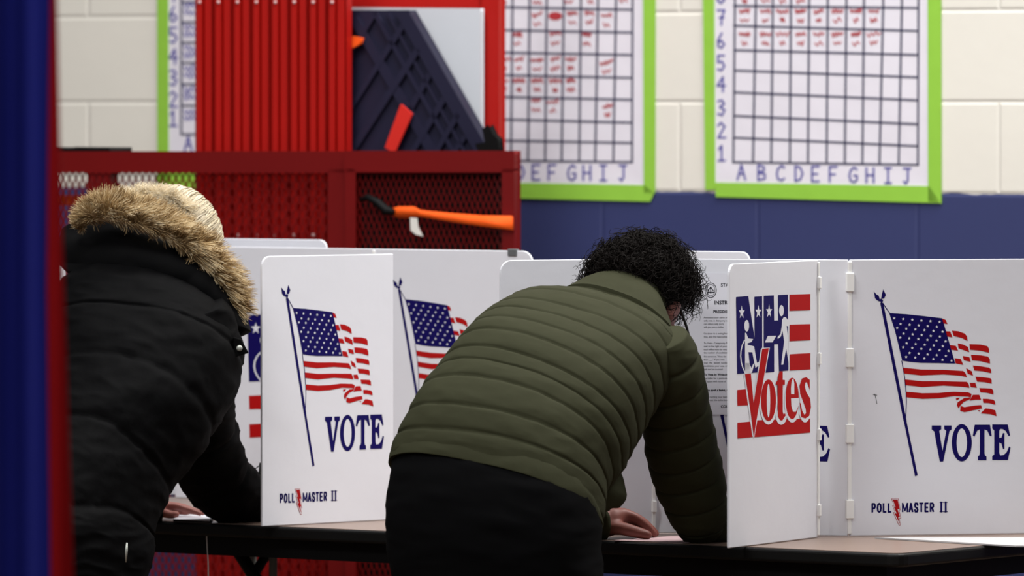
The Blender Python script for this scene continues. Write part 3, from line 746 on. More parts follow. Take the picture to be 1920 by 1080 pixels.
N_(RD, 3, c4([(838, 525), (824, 480), (806, 436), (792, 440), (785, 480), (800, 540), (842, 610), (851, 700), (832, 795), (790, 822), (745, 805), (730, 655), (740, 660), (757, 740), (780, 782), (798, 765), (795, 720), (770, 650), (735, 560), (730, 470), (755, 395), (800, 382), (838, 410)]))
ink(pNH, 'check_mark_print', [(m, l, [pNH.loc(x, y) for x, y in q]) for m, l, q in nh], INK)
ink(pWNH, 'check_mark_print', [(m, l, [pWNH.loc(467 + (x - 1382) * 1.6, 590 + (y - 556) * .868) for x, y in q]) for m, l, q in nh], INK)

ink(pRight, 'scuff_mark', [(0, 0, [pRight.loc(*c) for c in q]) for q in ribbon2([(1640, 739), (1642, 746), (1644, 757)], 1.2) + ribbon2([(1637, 740), (1644, 741)], 1.2)], [M['clip']])
# grey clip on the second flag panel
mb = MB(); a = pSec.loc(961, 470)[0]
box(mb, pSec.at(a, PH - .004, -PT / 2), pSec.e * .012, pSec.n * .006, V((0, 0, .008)))
tag(bevel(link('clip', mb, M['clip']), .002), 'small grey clip on the top edge of the panel behind the man', 'clip')

# instruction sheet taped on the back panel
sh = [pBack.loc(*q) for q in ((1284, 512), (1480, 514), (1480, 779), (1284, 779))]
sx0 = sh[0][0]; sw_ = sh[1][0] - sx0; sz1 = sh[0][1]; sz0 = sh[2][1]
ins = thing('instruction_sheet', pBack.at(sx0, sz0, .001), 'printed instruction sheet with round seal taped inside the booth beside the curly hair', 'paper')
mb = MB(); prism(mb, [pBack.at(a, z, .0018) for a, z in ((sx0, sz0), (sx0 + sw_, sz0), (sx0 + sw_, sz1), (sx0, sz1))], -pBack.n * .0004); recalc(link('page', mb, M['paper'], ins))
mb = MB()
def ptxt(s, x, y, h, bold=0.0, x1=None):
    vs, fs = text2(s, bold)
    if not vs: return
    k = h / .72; a = min(v[0] for v in vs)
    mb.add([pBack.at(*pBack.loc(x + (vx - a) * k * .95, y + h / 2 - vy * k), .0022) for vx, vy in vs], fs)
ptxt('STATE OF', 1352, 534, 6.5, .02); ptxt('INSTRUCTIONS', 1340, 567, 7, .03); ptxt('PRESIDENTIAL', 1338, 584, 5.5, .03)
for i, (s, y) in enumerate([('Announce your name and', 595), ('only vote in that party so', 601), ('can obtain only party', 607), ('will give you a ballot.', 613), ('Go alone to a voting booth', 625), ('that, and the reasonable time', 631),
                            ('To Vote - Completely fill', 643), ('oval to the right of your', 649), ('each office vote for one', 655), ('the number of candidates', 661), ('the sentence, "Vote for', 668), ('than ___." If you vote', 674), ('than  the  stated  number', 680), ('candidates, your vote will', 686), ('will not be counted.', 692),
                            ('the ballot for a particular', 709), ('of" space with name of', 715), ('After marking your ballot', 744), ('leave near the ballot box', 750)]):
    ptxt(s, 1320, y, 3.4)
ptxt('To Vote by Write-In', 1320, 702, 4, .03); ptxt('If you spoil a ballot, return', 1320, 731, 4, .03); ptxt('COLLEGE', 1352, 762, 5, .03)
for r_, wd in ((11, 1.2), (8.5, .8)):
    pts = ell2(1333, 544, r_ * .95, r_ * 1.25, 28); pts.append(pts[0])
    for q in ribbon2(pts, wd): sheet(mb, [pBack.at(*pBack.loc(x, y), .0022) for x, y in q])
for q in ribbon2([(1327, 548), (1339, 548)], 2) + ribbon2([(1328, 545), (1333, 538), (1338, 545)], 1.5) + ribbon2([(1333, 538), (1333, 550)], 1.5): sheet(mb, [pBack.at(*pBack.loc(x, y), .0022) for x, y in q])
link('printed_text', mb, M['black_ink'], ins)

# papers lying on the table
def flat(name, pts, m, th, label, cat, z=TZ, group=None):
    mb = MB(); prism(mb, [PZ(x, y, z + .0006 + th) for x, y in pts], V((0, 0, -th))); o = recalc(link(name, mb, m)); tag(o, label, cat, group); return o
flat('board', [(1640, 1007), (1990, 1007), (1990, 1023), (1905, 1023)], M['dullboard'], .003, 'flat white board lying on the table at the foot of the rightmost flag panel', 'board')
flat('ballot', [(1150, 1013), (1270, 1004), (1372, 1006), (1300, 1017)], M['ballot'], .001, 'white ballot under the left hand of the man in olive', 'paper')
flat('ballot', [(1345, 1012), (1375, 1001), (1480, 1003), (1440, 1016)], M['ballot'], .001, 'white ballot sticking out right of the olive elbow', 'paper')
bl = flat('clipboard', [(325, 974), (396, 977), (404, 966), (330, 964)], M['black'], .004, 'thin black clipboard at the table edge under the woman\'s paper', 'clipboard')
flat('ballot', [(326, 973.5), (393, 976), (402, 966), (330, 964)], M['paper'], .001, 'white ballot under the fingers of the woman in black', 'paper', z=TZ + .004)
mb = MB(); q0 = PZ(394, 978.5, TZ)
f0 = V((q0.x, q0.y, 0)) - bdir * .012
tube(mb, [q0 + V((0, 0, .002)), f0 + V((0, 0, TZ - .01))] + [f0 + V((.004 * math.sin(i * .9), 0, TZ - .03 - i * .055)) for i in range(9)], .0014, 6)
tag(link('string', mb, M['cord']), 'thin white string hanging from the table edge beside the woman', 'string')

# ------------------------------------------------------------------ foreground curtain
YC = 10.4
def cfold(x): return .010 * math.sin(x / 24.0) + .003 * math.sin(x / 7.0 + 1)
mbb = MB(); mbr = MB()
def edge(x0, xm, x1, y):
    if y < 540: t = y / 540; return x0 + (xm - x0) * t
    t = (y - 540) / 540; return xm + (x1 - xm) * t
ys = [-420, 0, 270, 540, 810, 1080, 1500, 2080]
def strip(mb_, ea, eb, n):
    cols = []
    for y in ys:
        a, b = ea(y), eb(y)
        cols.append([P(a + (b - a) * i / n, y, YC + cfold(a + (b - a) * i / n)) for i in range(n + 1)])
    vs = [p for r in cols for p in r]; m_ = n + 1
    mb_.add(vs, [[r * m_ + i, (r + 1) * m_ + i, (r + 1) * m_ + i + 1, r * m_ + i + 1] for r in range(len(ys) - 1) for i in range(n)])
inner = lambda y: edge(94, 88, 95, max(-420, y)) if y <= 1080 else 95
outer = lambda y: edge(103, 121, 138, y) if y <= 1080 else 138 + (y - 1080) * .03
cur = thing('curtain', P(20, 2080, YC), 'blue curtain with red border at the left edge, close to the viewer', 'curtain')
strip(mbb, lambda y: -330, inner, 60); strip(mbr, inner, outer, 8)
for nm, m_, mt in (('cloth', mbb, M['curtain']), ('border', mbr, M['border'])):
    o = link(nm, m_, mt, cur, smooth=True); s = o.modifiers.new('solid', 'SOLIDIFY'); s.thickness = .004
mb = MB(); tube(mb, [P(-345, -425, YC), P(112, -425, YC)], .012, 12); link('rod', mb, M['chrome'], cur, smooth=True)
for x in (-338, 60):
    mb = MB(); q = P(x, -425, YC + .06); tube(mb, [V((q.x, q.y, 0)), V((q.x, q.y, q.z)), V((q.x, q.y - .06, q.z))], .014, 12); link('post', mb, M['chrome'], cur, smooth=True)

#PEOPLE
# ------------------------------------------------------------------ people: helpers
def chain(mb, pts, rad, seg=12):
    """tapering limb with rounded ends, smoothed through its joints"""
    pts = [V(p) for p in pts]; R_ = list(rad); n = max(10, 6 * len(pts))
    q = [cr(pts, i / (n - 1)) for i in range(n)]; r = [cr(R_, i / (n - 1)) for i in range(n)]
    tube(mb, q, r, seg)
    for p, rr in ((q[0], r[0]), (q[-1], r[-1])): ellipsoid(mb, p, V((rr, 0, 0)), V((0, rr, 0)), V((0, 0, rr)), 12, 8)


def frame_of(f, up):
    f = V(f).normalized(); up = V(up); up = (up - f * up.dot(f)).normalized(); return f.cross(up), f, up   # right, face, crown


def head(mb, c, f, up, k=1.0):
    x, y, z = frame_of(f, up); c = V(c)
    def E(a, b, d, rx, ry, rz, seg=20, rings=14): ellipsoid(mb, c + (x * a + y * b + z * d) * k, x * rx * k, y * ry * k, z * rz * k, seg, rings)
    E(0, -.012, .035, .076, .094, .088)            # cranium
    E(0, .022, -.035, .062, .070, .085)            # face
    E(0, .045, -.095, .040, .040, .030)            # chin
    for s in (-1, 1):
        E(s * .050, .010, -.070, .022, .045, .040)   # jaw
        E(s * .078, .012, .0, .010, .020, .033)      # ear
        E(s * .080, .016, -.022, .010, .012, .014)   # ear lobe
        E(s * .034, .072, -.028, .024, .016, .020)   # cheek
        E(s * .031, .079, .016, .015, .012, .011)    # eye
        E(s * .030, .081, .034, .024, .012, .009)    # brow
    E(0, .088, .012, .010, .016, .030); E(0, .100, -.015, .015, .018, .013)   # nose
    E(0, .088, -.048, .024, .012, .007); E(0, .086, -.060, .022, .012, .008)  # lips


def hand(mb, wrist, knuckles, tips, thumb, palm_r=.016, fr=.0088):
    """palm from wrist to four knuckles, fingers knuckle -> bend -> tip, thumb from the side near the wrist"""
    wrist = V(wrist)
    for kn_ in knuckles: chain(mb, [wrist, (wrist + V(kn_)) / 2 + V((0, 0, .003)), kn_], [palm_r, palm_r * .95, fr * 1.25])
    for i, (kn_, path) in enumerate(zip(knuckles, tips)):
        r = fr * (1, 1.03, .98, .84)[i]
        chain(mb, [kn_] + list(path), [r * 1.15] + [r * (1 - .12 * j) for j in range(len(path))])
    chain(mb, thumb, [fr * 1.7, fr * 1.35, fr * 1.2, fr * .95][:len(thumb)])


def body_object(parent, mb, m, vox=.0042):
    o = link('body', mb, m, parent, smooth=True)
    r = o.modifiers.new('skin_union', 'REMESH'); r.mode = 'VOXEL'; r.voxel_size = vox; r.use_smooth_shade = True
    s = o.modifiers.new('soften', 'SMOOTH'); s.factor = .5; s.iterations = 3
    return o


def strand(mb, pts, r0, mi=0):
    n = len(pts); vs = []
    t0 = (pts[1] - pts[0]); a = t0.orthogonal().normalized()
    for i, p in enumerate(pts):
        t = (pts[min(i + 1, n - 1)] - pts[max(i - 1, 0)]).normalized()
        a = a - t * a.dot(t); a = a.normalized() if a.length > 1e-6 else t.orthogonal().normalized()
        b = t.cross(a); r = r0 * (1 - .75 * i / (n - 1))
        vs += [p + a * r, p - a * (r * .5) + b * (r * .87), p - a * (r * .5) - b * (r * .87)]
    mb.add(vs, [[i * 3 + k, i * 3 + (k + 1) % 3, i * 3 + 3 + (k + 1) % 3, i * 3 + 3 + k] for i in range(n - 1) for k in range(3)], mi)


def rvec(r): return V((r.gauss(0, 1), r.gauss(0, 1), r.gauss(0, 1))).normalized()
def rings_px(rows): return [(P(a[0], a[1], ya), P(b_[0], b_[1], yb), t) for a, b_, ya, yb, t in rows]


def shoe(parent, heel, direction, ln=.29, wd=.05):
    d = V(direction).normalized(); s = V((d.y, -d.x, 0)); h = V(heel); mb = MB(); rows = []
    for t, hw, ht in ((0, .026, .05), (.06, .036, .075), (.14, .037, .10), (.35, .041, .085), (.6, .048, .055), (.85, .044, .04), (.97, .028, .03), (1.0, .012, .018)):
        c = h + d * (ln * t); rows.append([c - s * hw + V((0, 0, .002)), c + s * hw + V((0, 0, .002)), c + s * hw * .9 + V((0, 0, ht * .6)), c + s * hw * .5 + V((0, 0, ht)), c - s * hw * .5 + V((0, 0, ht)), c - s * hw * .9 + V((0, 0, ht * .6))])
    vs = [p for r in rows for p in r]; n = len(rows)
    mb.add(vs, [[i * 6 + k, i * 6 + (k + 1) % 6, (i + 1) * 6 + (k + 1) % 6, (i + 1) * 6 + k] for i in range(n - 1) for k in range(6)] + [list(range(6)), list(range((n - 1) * 6, n * 6))])
    o = recalc(link('shoe', mb, M['shoe'], parent, smooth=True)); sd = o.modifiers.new('sub', 'SUBSURF'); sd.levels = sd.render_levels = 2
    return o

# ------------------------------------------------------------------ man in the olive jacket
hipc = P(938, 940, 13.93); man = thing('person', (hipc.x, hipc.y, 0), 'person with dark curly hair in olive quilted jacket and black trousers bent over the table', 'person')
TOR = [((740, 878), (1122, 958), 14.02, 13.84, .150), ((752, 845), (1128, 922), 14.03, 13.86, .162), ((778, 795), (1138, 876), 14.06, 13.89, .168), ((815, 738), (1168, 840), 14.10, 13.93, .168),
       ((850, 688), (1195, 795), 14.14, 13.97, .165), ((888, 645), (1225, 745), 14.19, 14.02, .146), ((926, 614), (1255, 700), 14.24, 14.07, .124), ((958, 598), (1272, 674), 14.29, 14.12, .102),
       ((1005, 582), (1268, 654), 14.32, 14.17, .082), ((1062, 568), (1258, 636), 14.33, 14.21, .068)]
mb = MB(); loft(mb, rings_px(TOR), n=260, seg=96, puffs=13.5, amp=.0056, wr=.0026, expo=2.4, seed=1)
SL = [((1196, 648), (1288, 622), 14.12, 14.10, .060), ((1206, 705), (1312, 668), 14.14, 14.12, .066), ((1205, 770), (1327, 738), 14.19, 14.17, .066), ((1209, 838), (1340, 806), 14.24, 14.22, .064),
      ((1222, 895), (1353, 866), 14.29, 14.27, .061), ((1243, 945), (1362, 925), 14.33, 14.31, .058), ((1264, 988), (1362, 978), 14.35, 14.34, .052), ((1282, 1010), (1345, 1007), 14.36, 14.35, .034)]
loft(mb, rings_px(SL), n=200, seg=64, puffs=8.5, amp=.0060, wr=.0022, expo=2.1, seed=2)
# forearm going away along the table, and the left sleeve in front of the chest
def tubst(c, up, hw, t): c = V(c); return (c - V(up) * hw, c + V(up) * hw, t)
e0 = P(1316, 978, 14.36); w_ = P(1452, 972, 14.47); zz = V((0, 0, 1))
loft(mb, [tubst(e0, zz, .044, .044), tubst(e0.lerp(w_, .33), zz, .046, .046), tubst(e0.lerp(w_, .7), zz, .042, .042), tubst(w_, zz, .036, .036)], n=60, seg=40, puffs=4.5, amp=.005, wr=.003, seed=4)
lsh = P(985, 585, 14.26); lel = P(1005, 850, 14.38); lwr = P(1128, 984, 14.455)
loft(mb, [tubst(lsh, u, .065, .065), tubst(lsh.lerp(lel, .5), u, .062, .062), tubst(lel, u * .8 - zz * .4, .056, .056), tubst(lel.lerp(lwr, .55), u * .5 - zz * .8, .046, .046), tubst(lwr, -zz, .033, .036)], n=110, seg=40, puffs=8.5, amp=.005, wr=.003, seed=5)
loft(mb, rings_px([((1112, 862), (1148, 862), 14.10, 14.06, .03), ((1108, 890), (1156, 888), 14.08, 14.04, .05), ((1108, 925), (1159, 922), 14.06, 14.02, .055), ((1112, 950), (1146, 950), 14.05, 14.02, .04), ((1118, 960), (1134, 960), 14.05, 14.03, .02)]), n=40, seg=32, wr=.002, seed=6)
jk = recalc(link('quilted_jacket', mb, M['olive'], man, smooth=True))
mb = MB(); loft(mb, rings_px([((1052, 562), (1266, 640), 14.32, 14.20, .074), ((1076, 552), (1260, 622), 14.34, 14.22, .072), ((1104, 543), (1252, 606), 14.36, 14.25, .068), ((1126, 541), (1242, 592), 14.37, 14.28, .060), ((1134, 548), (1232, 590), 14.365, 14.28, .052)]), n=50, seg=72, wr=.002, seed=8)
recalc(link('collar', mb, M['olive'], jk, smooth=True))
mb = MB(); loft(mb, rings_px([((741, 868), (1123, 947), 14.03, 13.85, .160), ((738, 880), (1124, 960), 14.02, 13.84, .161), ((739, 889), (1122, 968), 14.015, 13.835, .158)]), n=24, seg=96, wr=.002, expo=2.4, seed=9)
recalc(link('hem', mb, M['olive'], jk, smooth=True))
# trousers
hy = 13.93
TR = [((748, 860), (1112, 930), hy + .08, hy - .10, .135), ((738, 930), (1116, 975), hy + .06, hy - .12, .150), ((738, 1000), (1116, 1020), hy + .05, hy - .13, .152), ((746, 1070), (1120, 1085), hy + .04, hy - .13, .145), ((755, 1150), (1112, 1155), hy + .03, hy - .12, .125), ((775, 1200), (1095, 1200), hy + .03, hy - .10, .08)]
mb = MB(); loft(mb, rings_px(TR), n=60, seg=64, wr=.004, expo=2.3, seed=11)
feet = []
for s, px in ((-1, 838), (1, 1030)):
    top = P(px, 1090, hy - s * .06); knee = P(px + 4, 1420, hy + .03 - s * .06); ank = P(px + 4, 1690, hy - s * .06); ank.z = .09; feet.append(ank)
    loft(mb, [tubst(top, u, .092, .10), tubst(top.lerp(knee, .5), u, .088, .10), tubst(knee, u, .070, .08), tubst(knee.lerp(ank, .5), u, .066, .075), tubst(V((ank.x, ank.y, .045)), u, .062, .070)], n=70, seg=36, wr=.004, seed=12 + s)
recalc(link('trousers', mb, M['trousers'], man, smooth=True))
for a in feet: shoe(man, V((a.x, a.y, 0)) - bdir * .07, bdir)
# body
mb = MB()
tor = rings_px(TOR); cen = [(a + b_) / 2 for a, b_, t in tor]
loft(mb, [(c.lerp(a, .72), c.lerp(b_, .72), t * .62) for c, (a, b_, t) in zip(cen[:9], tor[:9])], n=40, seg=32)
pel = rings_px(TR); loft(mb, [((a + b_) / 2 + (a - b_) * .38, (a + b_) / 2 - (a - b_) * .38, t * .75) for a, b_, t in pel], n=24, seg=32)
hc = P(1194, 576, 14.37); hf = V((.35, .35, -.87)); hu = V((.45, .80, .35)); hx, hy_, hz = frame_of(hf, hu)
head(mb, hc, hf, hu, 1.03)
chain(mb, [cen[-2], cen[-1] + V((0, .0, .01)), hc - hy_ * .03 - hz * .03], [.07, .056, .055])
s_a = P(1228, 680, 14.14); chain(mb, [s_a, P(1275, 830, 14.23), P(1312, 975, 14.335), P(1400, 975, 14.42), P(1456, 970, 14.475)], [.036, .030, .028, .028, .024])
chain(mb, [lsh, lsh.lerp(lel, .5), lel, lel.lerp(lwr, .5), lwr], [.045, .042, .038, .033, .025])
for a, px, s in zip(feet, (838, 1030), (-1, 1)):
    chain(mb, [P(px, 1060, hy - s * .06), P(px, 1230, hy - s * .06), P(px + 4, 1420, hy + .03 - s * .06), P(px + 4, 1560, hy - s * .06), V((a.x, a.y, .07)), V((a.x, a.y, .05)) + bdir * .12], [.08, .075, .052, .05, .036, .028])
# left hand lying on the ballot, thumb towards the viewer
T2 = TZ + .0085
wr_ = P(1136, 984, 14.46)
kn_ = [P(1170, 964, 14.47), P(1176, 966, 14.495), P(1177, 972, 14.52), P(1174, 979, 14.54)]
def tipz(px, Y, dz=0): q = P(px, 1000, Y); q.z = T2 + dz; return q
fin = [[P(1194, 972, 14.472), P(1214, 988, 14.474), tipz(1226, 14.475, .001)], [P(1200, 976, 14.50), P(1218, 990, 14.505), tipz(1229, 14.508)],
       [P(1200, 981, 14.525), P(1214, 992, 14.53), tipz(1222, 14.533)], [P(1193, 988, 14.545), P(1204, 996, 14.55), tipz(1211, 14.553)]]
hand(mb, wr_, kn_, fin, [P(1142, 988, 14.45), P(1166, 991, 14.437), P(1190, 997, 14.43), tipz(1214, 14.425, .002)], palm_r=.026, fr=.0106)
# right hand with the pen, behind the check-mark wing
rw = P(1460, 970, 14.478); kr = [P(1490, 960, 14.50), P(1488, 962, 14.52), P(1485, 966, 14.54), P(1482, 972, 14.552)]
pt = PZ(1516, 1001, TZ + .004)
hand(mb, rw, kr, [[P(1506, 968, 14.50), P(1511, 982, 14.498)], [P(1505, 972, 14.515), P(1509, 986, 14.508)], [P(1500, 980, 14.53), P(1500, 992, 14.52)], [P(1495, 986, 14.54), P(1493, 995, 14.53)]],
     [P(1470, 978, 14.47), P(1486, 982, 14.468), P(1502, 982, 14.485)], palm_r=.018)
body_object(man, mb, M['skin_ruddy'])
mb = MB(); d_ = V((-.25, -.35, .9)).normalized(); tube(mb, [pt, pt + d_ * .012, pt + d_ * .145], [.0008, .0042, .0042], 10)
tag(link('pen', mb, M['black'], smooth=True), 'black pen in the right hand of the man, behind the check mark wing', 'pen')
# fingernail of the thumb
# glasses
g = bpy.data.objects.new('glasses', None)
mb = MB()
def hl(a, b, c): return hc + hx * a + hy_ * b + hz * c
for s in (-1, 1):
    tube(mb, [hl(s * .082, -.005, .012), hl(s * .083, .02, .022), hl(s * .080, .07, .022), hl(s * .074, .118, .020)], .0028, 8)
    rim = [hl(s * .036 + .027 * math.cos(t), .118 - .004 * abs(math.cos(t)), .012 + .021 * math.sin(t)) for t in (2 * math.pi * i / 24 for i in range(25))]
    tube(mb, rim, .0022, 6)
tube(mb, [hl(-.010, .117, .016), hl(0, .119, .019), hl(.010, .117, .016)], .0022, 6)
link('glasses', mb, M['glasses'], man, smooth=True)
# curly hair
mb = MB(); rnd = random.Random(11)
ellipsoid(mb, hl(0, -.022, .040), hx * .088, hy_ * .098, hz * .098, 28, 18)
base = link('hair_mass', mb, M['scalp'], man, smooth=True); bpy.data.objects.remove(base)
hm = MB(); ellipsoid(hm, hl(0, -.026, .040), hx * .100, hy_ * .097, hz * .098, 28, 18, 1)
cnt = 0
while cnt < 1700:
    d = rvec(rnd); lx, ly, lz = d.x, d.y, d.z
    if ly > .35 and lz < .45: continue
    if lz < -.55: continue
    if lz < -.1 and ly > .1: continue
    root = hl(lx * .100, -.026 + ly * .097, .040 + lz * .098)
    nrm = (hx * lx + hy_ * ly + hz * lz).normalized()
    ax = (nrm * .8 + V((0, 0, -.42)) + rvec(rnd) * .45).normalized()
    L = rnd.uniform(.022, .050); cr_ = rnd.uniform(.006, .0115); tn = rnd.uniform(1.4, 2.8); ph = rnd.uniform(0, 6.28)
    e1 = ax.orthogonal().normalized(); e2 = ax.cross(e1); pts = []
    for i in range(20):
        t = i / 19; a = ph + tn * 2 * math.pi * t; rr = cr_ * min(1, t * 3)
        pts.append(root + ax * (L * t) + (e1 * math.cos(a) + e2 * math.sin(a)) * rr + V((0, 0, -.016 * t * t)))
    strand(hm, pts, .0014, 0); cnt += 1
link('hair', hm, [M['hair'], M['scalp']], man, smooth=True)

# ------------------------------------------------------------------ woman in the black coat
wc_ = P(200, 1080, 14.5); wom = thing('person', (wc_.x, wc_.y, 0), 'person in black hooded coat with tan fur trim bending over the table at left', 'person')
CO = [((165, 520), (370, 545), 14.93, 14.82, .10), ((118, 562), (428, 590), 14.93, 14.76, .14), ((96, 640), (440, 660), 14.90, 14.70, .165), ((92, 740), (388, 760), 14.82, 14.62, .165), ((92, 840), (300, 858), 14.74, 14.56, .16),
      ((94, 930), (240, 940), 14.67, 14.50, .155), ((96, 1010), (226, 1010), 14.62, 14.47, .155), ((92, 1085), (206, 1085), 14.60, 14.46, .155), ((80, 1180), (214, 1180), 14.60, 14.46, .16), ((70, 1290), (226, 1290), 14.60, 14.45, .185)]
mb = MB(); loft(mb, rings_px(CO), n=220, seg=96, puffs=6.5, amp=.007, wr=.006, wscale=6, expo=2.3, seed=21)
AR = [((296, 590), (420, 565), 14.74, 14.72, .075), ((298, 650), (446, 632), 14.76, 14.74, .082), ((298, 720), (446, 706), 14.80, 14.78, .082), ((303, 795), (442, 772), 14.86, 14.85, .078), ((320, 866), (452, 830), 14.93, 14.92, .072),
      ((352, 925), (470, 878), 15.00, 14.99, .066), ((398, 968), (490, 900), 15.06, 15.05, .058), ((450, 978), (515, 908), 15.10, 15.10, .048), ((500, 975), (548, 916), 15.15, 15.15, .040)]
loft(mb, rings_px(AR), n=170, seg=64, puffs=4.5, amp=.007, wr=.006, wscale=7, expo=2.1, seed=22)
wl0 = P(160, 600, 14.98); wl1 = P(170, 850, 15.03); wl2 = P(285, 958, 15.12)
loft(mb, [tubst(wl0, u, .075, .075), tubst(wl0.lerp(wl1, .5), u, .072, .072), tubst(wl1, u * .8 - zz * .4, .066, .066), tubst(wl1.lerp(wl2, .55), u * .5 - zz * .8, .054, .054), tubst(wl2, -zz, .036, .038)], n=90, seg=40, puffs=4.5, amp=.008, wr=.004, seed=23)
coat = recalc(link('puffer_coat', mb, M['coat'], wom, smooth=True))
# hood lying behind the head: closed shell from the shoulder fold up to the fur line
bot = [(118, 500), (140, 522), (200, 530), (260, 530), (320, 534), (370, 546), (410, 580), (440, 622), (452, 632)]
top = [(134, 436), (160, 426), (200, 422), (250, 430), (300, 455), (345, 478), (385, 512), (415, 560), (446, 605)]
mb = MB(); na, nb = 60, 26; vs = []
bv = [V((x, y, 0)) for x, y in bot]; tv = [V((x, y, 0)) for x, y in top]
for j in range(nb + 1):
    s = j / nb
    for i in range(na + 1):
        a = i / na; q = cr(bv, a).lerp(cr(tv, a), s)
        bul = math.sin(math.pi * min(1, max(0, a))) ** .6
        Y = 14.93 - .12 * a - .13 * bul * (.35 + .65 * math.sin(math.pi * (.12 + .72 * s))) + .10 * s
        f_ = .006 * noise.noise(V((q.x * .02, q.y * .035, 5)))
        vs.append(P(q.x, q.y + 10 * math.sin(math.pi * s) * 0, Y + f_ * 2))
m_ = na + 1
mb.add(vs, [[j * m_ + i, j * m_ + i + 1, (j + 1) * m_ + i + 1, (j + 1) * m_ + i] for j in range(nb) for i in range(na)])
hood = recalc(link('hood', mb, M['coat'], coat, smooth=True)); sd = hood.modifiers.new('solid', 'SOLIDIFY'); sd.thickness = .05; sd.offset = 0
sb = hood.modifiers.new('sub', 'SUBSURF'); sb.levels = sb.render_levels = 1
# storm tab with snap at the shoulder edge
mb = MB(); q = [P(438, 632, 14.70), P(452, 636, 14.70), P(466, 662, 14.70), P(440, 670, 14.70)]; prism(mb, q, V((0, .012, 0)))
tab = recalc(bevel(link('tab', mb, M['coat'], coat), .002)); mb = MB(); c = P(449, 653, 14.698); ellipsoid(mb, c, V((.0065, 0, 0)), V((0, .004, 0)), V((0, 0, .0065)), 14, 8); link('snap', mb, M['chrome'], coat, smooth=True)
mb = MB(); tube(mb, [P(238, 1018, 14.345), P(237, 1032, 14.34), P(236, 1054, 14.345)], [.0018, .0030, .0016], 8); link('zipper_pull', mb, M['chrome'], coat, smooth=True)
# legs and boots
mb = MB(); wf = []
for s, px in ((-1, 118), (1, 188)):
    t_ = P(px, 1200, 14.52 - s * .04); k_ = P(px, 1430, 14.55 - s * .04); a_ = P(px, 1640, 14.52 - s * .04); a_.z = .08; wf.append(a_)
    loft(mb, [tubst(t_, u, .085, .095), tubst(k_, u, .062, .072), tubst(V((a_.x, a_.y, .05)), u, .05, .058)], n=40, seg=32, wr=.003, seed=30 + s)
recalc(link('trousers', mb, M['trousers'], wom, smooth=True))
for a in wf: shoe(wom, V((a.x, a.y, 0)) - bdir * .06, bdir, .26)
# body
mb = MB(); wr2 = rings_px(CO)
loft(mb, [((a + b_) / 2 + (a - b_) * .34, (a + b_) / 2 - (a - b_) * .34, t * .6) for a, b_, t in wr2[:8]], n=40, seg=32)
whc = P(318, 476, 15.02); wff = V((.30, .45, -.84)); wup = V((.45, .78, .45)); wx, wy, wz = frame_of(wff, wup)
head(mb, whc, wff, wup, .98)
wcen = [(a + b_) / 2 for a, b_, t in wr2]
chain(mb, [wcen[1], wcen[0] + V((0, .03, .02)), whc - wy * .03 - wz * .03], [.06, .05, .05])
chain(mb, [P(365, 610, 14.74), P(375, 770, 14.86), P(410, 905, 14.98), P(470, 945, 15.09), P(512, 945, 15.13)], [.04, .04, .036, .030, .022])
chain(mb, [wl0, wl1, wl1.lerp(wl2, .5), wl2], [.045, .036, .032, .022])
for a, px, s in zip(wf, (122, 170), (-1, 1)):
    chain(mb, [P(px, 1080, 14.56), P(px, 1250, 14.55), P(px, 1430, 14.55 - s * .04), V((a.x, a.y, .07)), V((a.x, a.y, .045)) + bdir * .10], [.045, .045, .040, .034, .026])
WT = TZ + .0135
def wtip(px, Y, dz=0): q = P(px, 960, Y); q.z = WT + dz; return q
ww = P(288, 957, 15.12); wk = [P(312, 947, 15.12), P(316, 948, 15.145), P(316, 952, 15.165), P(312, 957, 15.18)]
hand(mb, ww, wk, [[P(334, 950, 15.122), P(356, 957, 15.124), wtip(375, 15.125)], [P(340, 950, 15.15), P(362, 957, 15.155), wtip(381, 15.158)], [P(338, 953, 15.172), P(358, 959, 15.178), wtip(374, 15.18)], [P(330, 958, 15.188), P(345, 962, 15.193), wtip(358, 15.196)]],
     [P(296, 960, 15.105), P(308, 962, 15.095), P(320, 965, 15.092), wtip(331, 15.09, .001)], palm_r=.016, fr=.0078)
rw2 = P(515, 940, 15.135); rk = [P(516, 908, 15.13), P(522, 908, 15.15), P(526, 912, 15.165), P(528, 918, 15.18)]
hand(mb, rw2, rk, [[P(505, 898, 15.12), P(494, 903, 15.11), P(490, 908, 15.105)], [P(512, 900, 15.14), P(500, 908, 15.125), P(494, 916, 15.115)], [P(516, 908, 15.155), P(506, 918, 15.14), P(498, 924, 15.13)], [P(520, 916, 15.17), P(510, 926, 15.15), P(503, 930, 15.14)]],
     [P(508, 930, 15.12), P(498, 922, 15.105), P(491, 912, 15.098)], palm_r=.015, fr=.0075)
body_object(wom, mb, M['skin'], .004)
mb = MB(); a = P(484, 938, 15.105); b_ = P(490, 868, 15.10); tube(mb, [a, a.lerp(b_, .1), b_], [.001, .0038, .0042], 10)
tag(link('pen', mb, M['black'], smooth=True), 'dark pen held upright by the woman beside the left flag panel', 'pen')
mb = MB(); tube(mb, [P(490, 870, 15.10), P(480, 878, 15.13), P(470, 886, 15.18), P(462, 893, 15.3)], .0012, 6)
tag(link('cord', mb, M['black'], smooth=True), 'thin dark cord running from the woman\'s pen towards the booth back', 'cord')
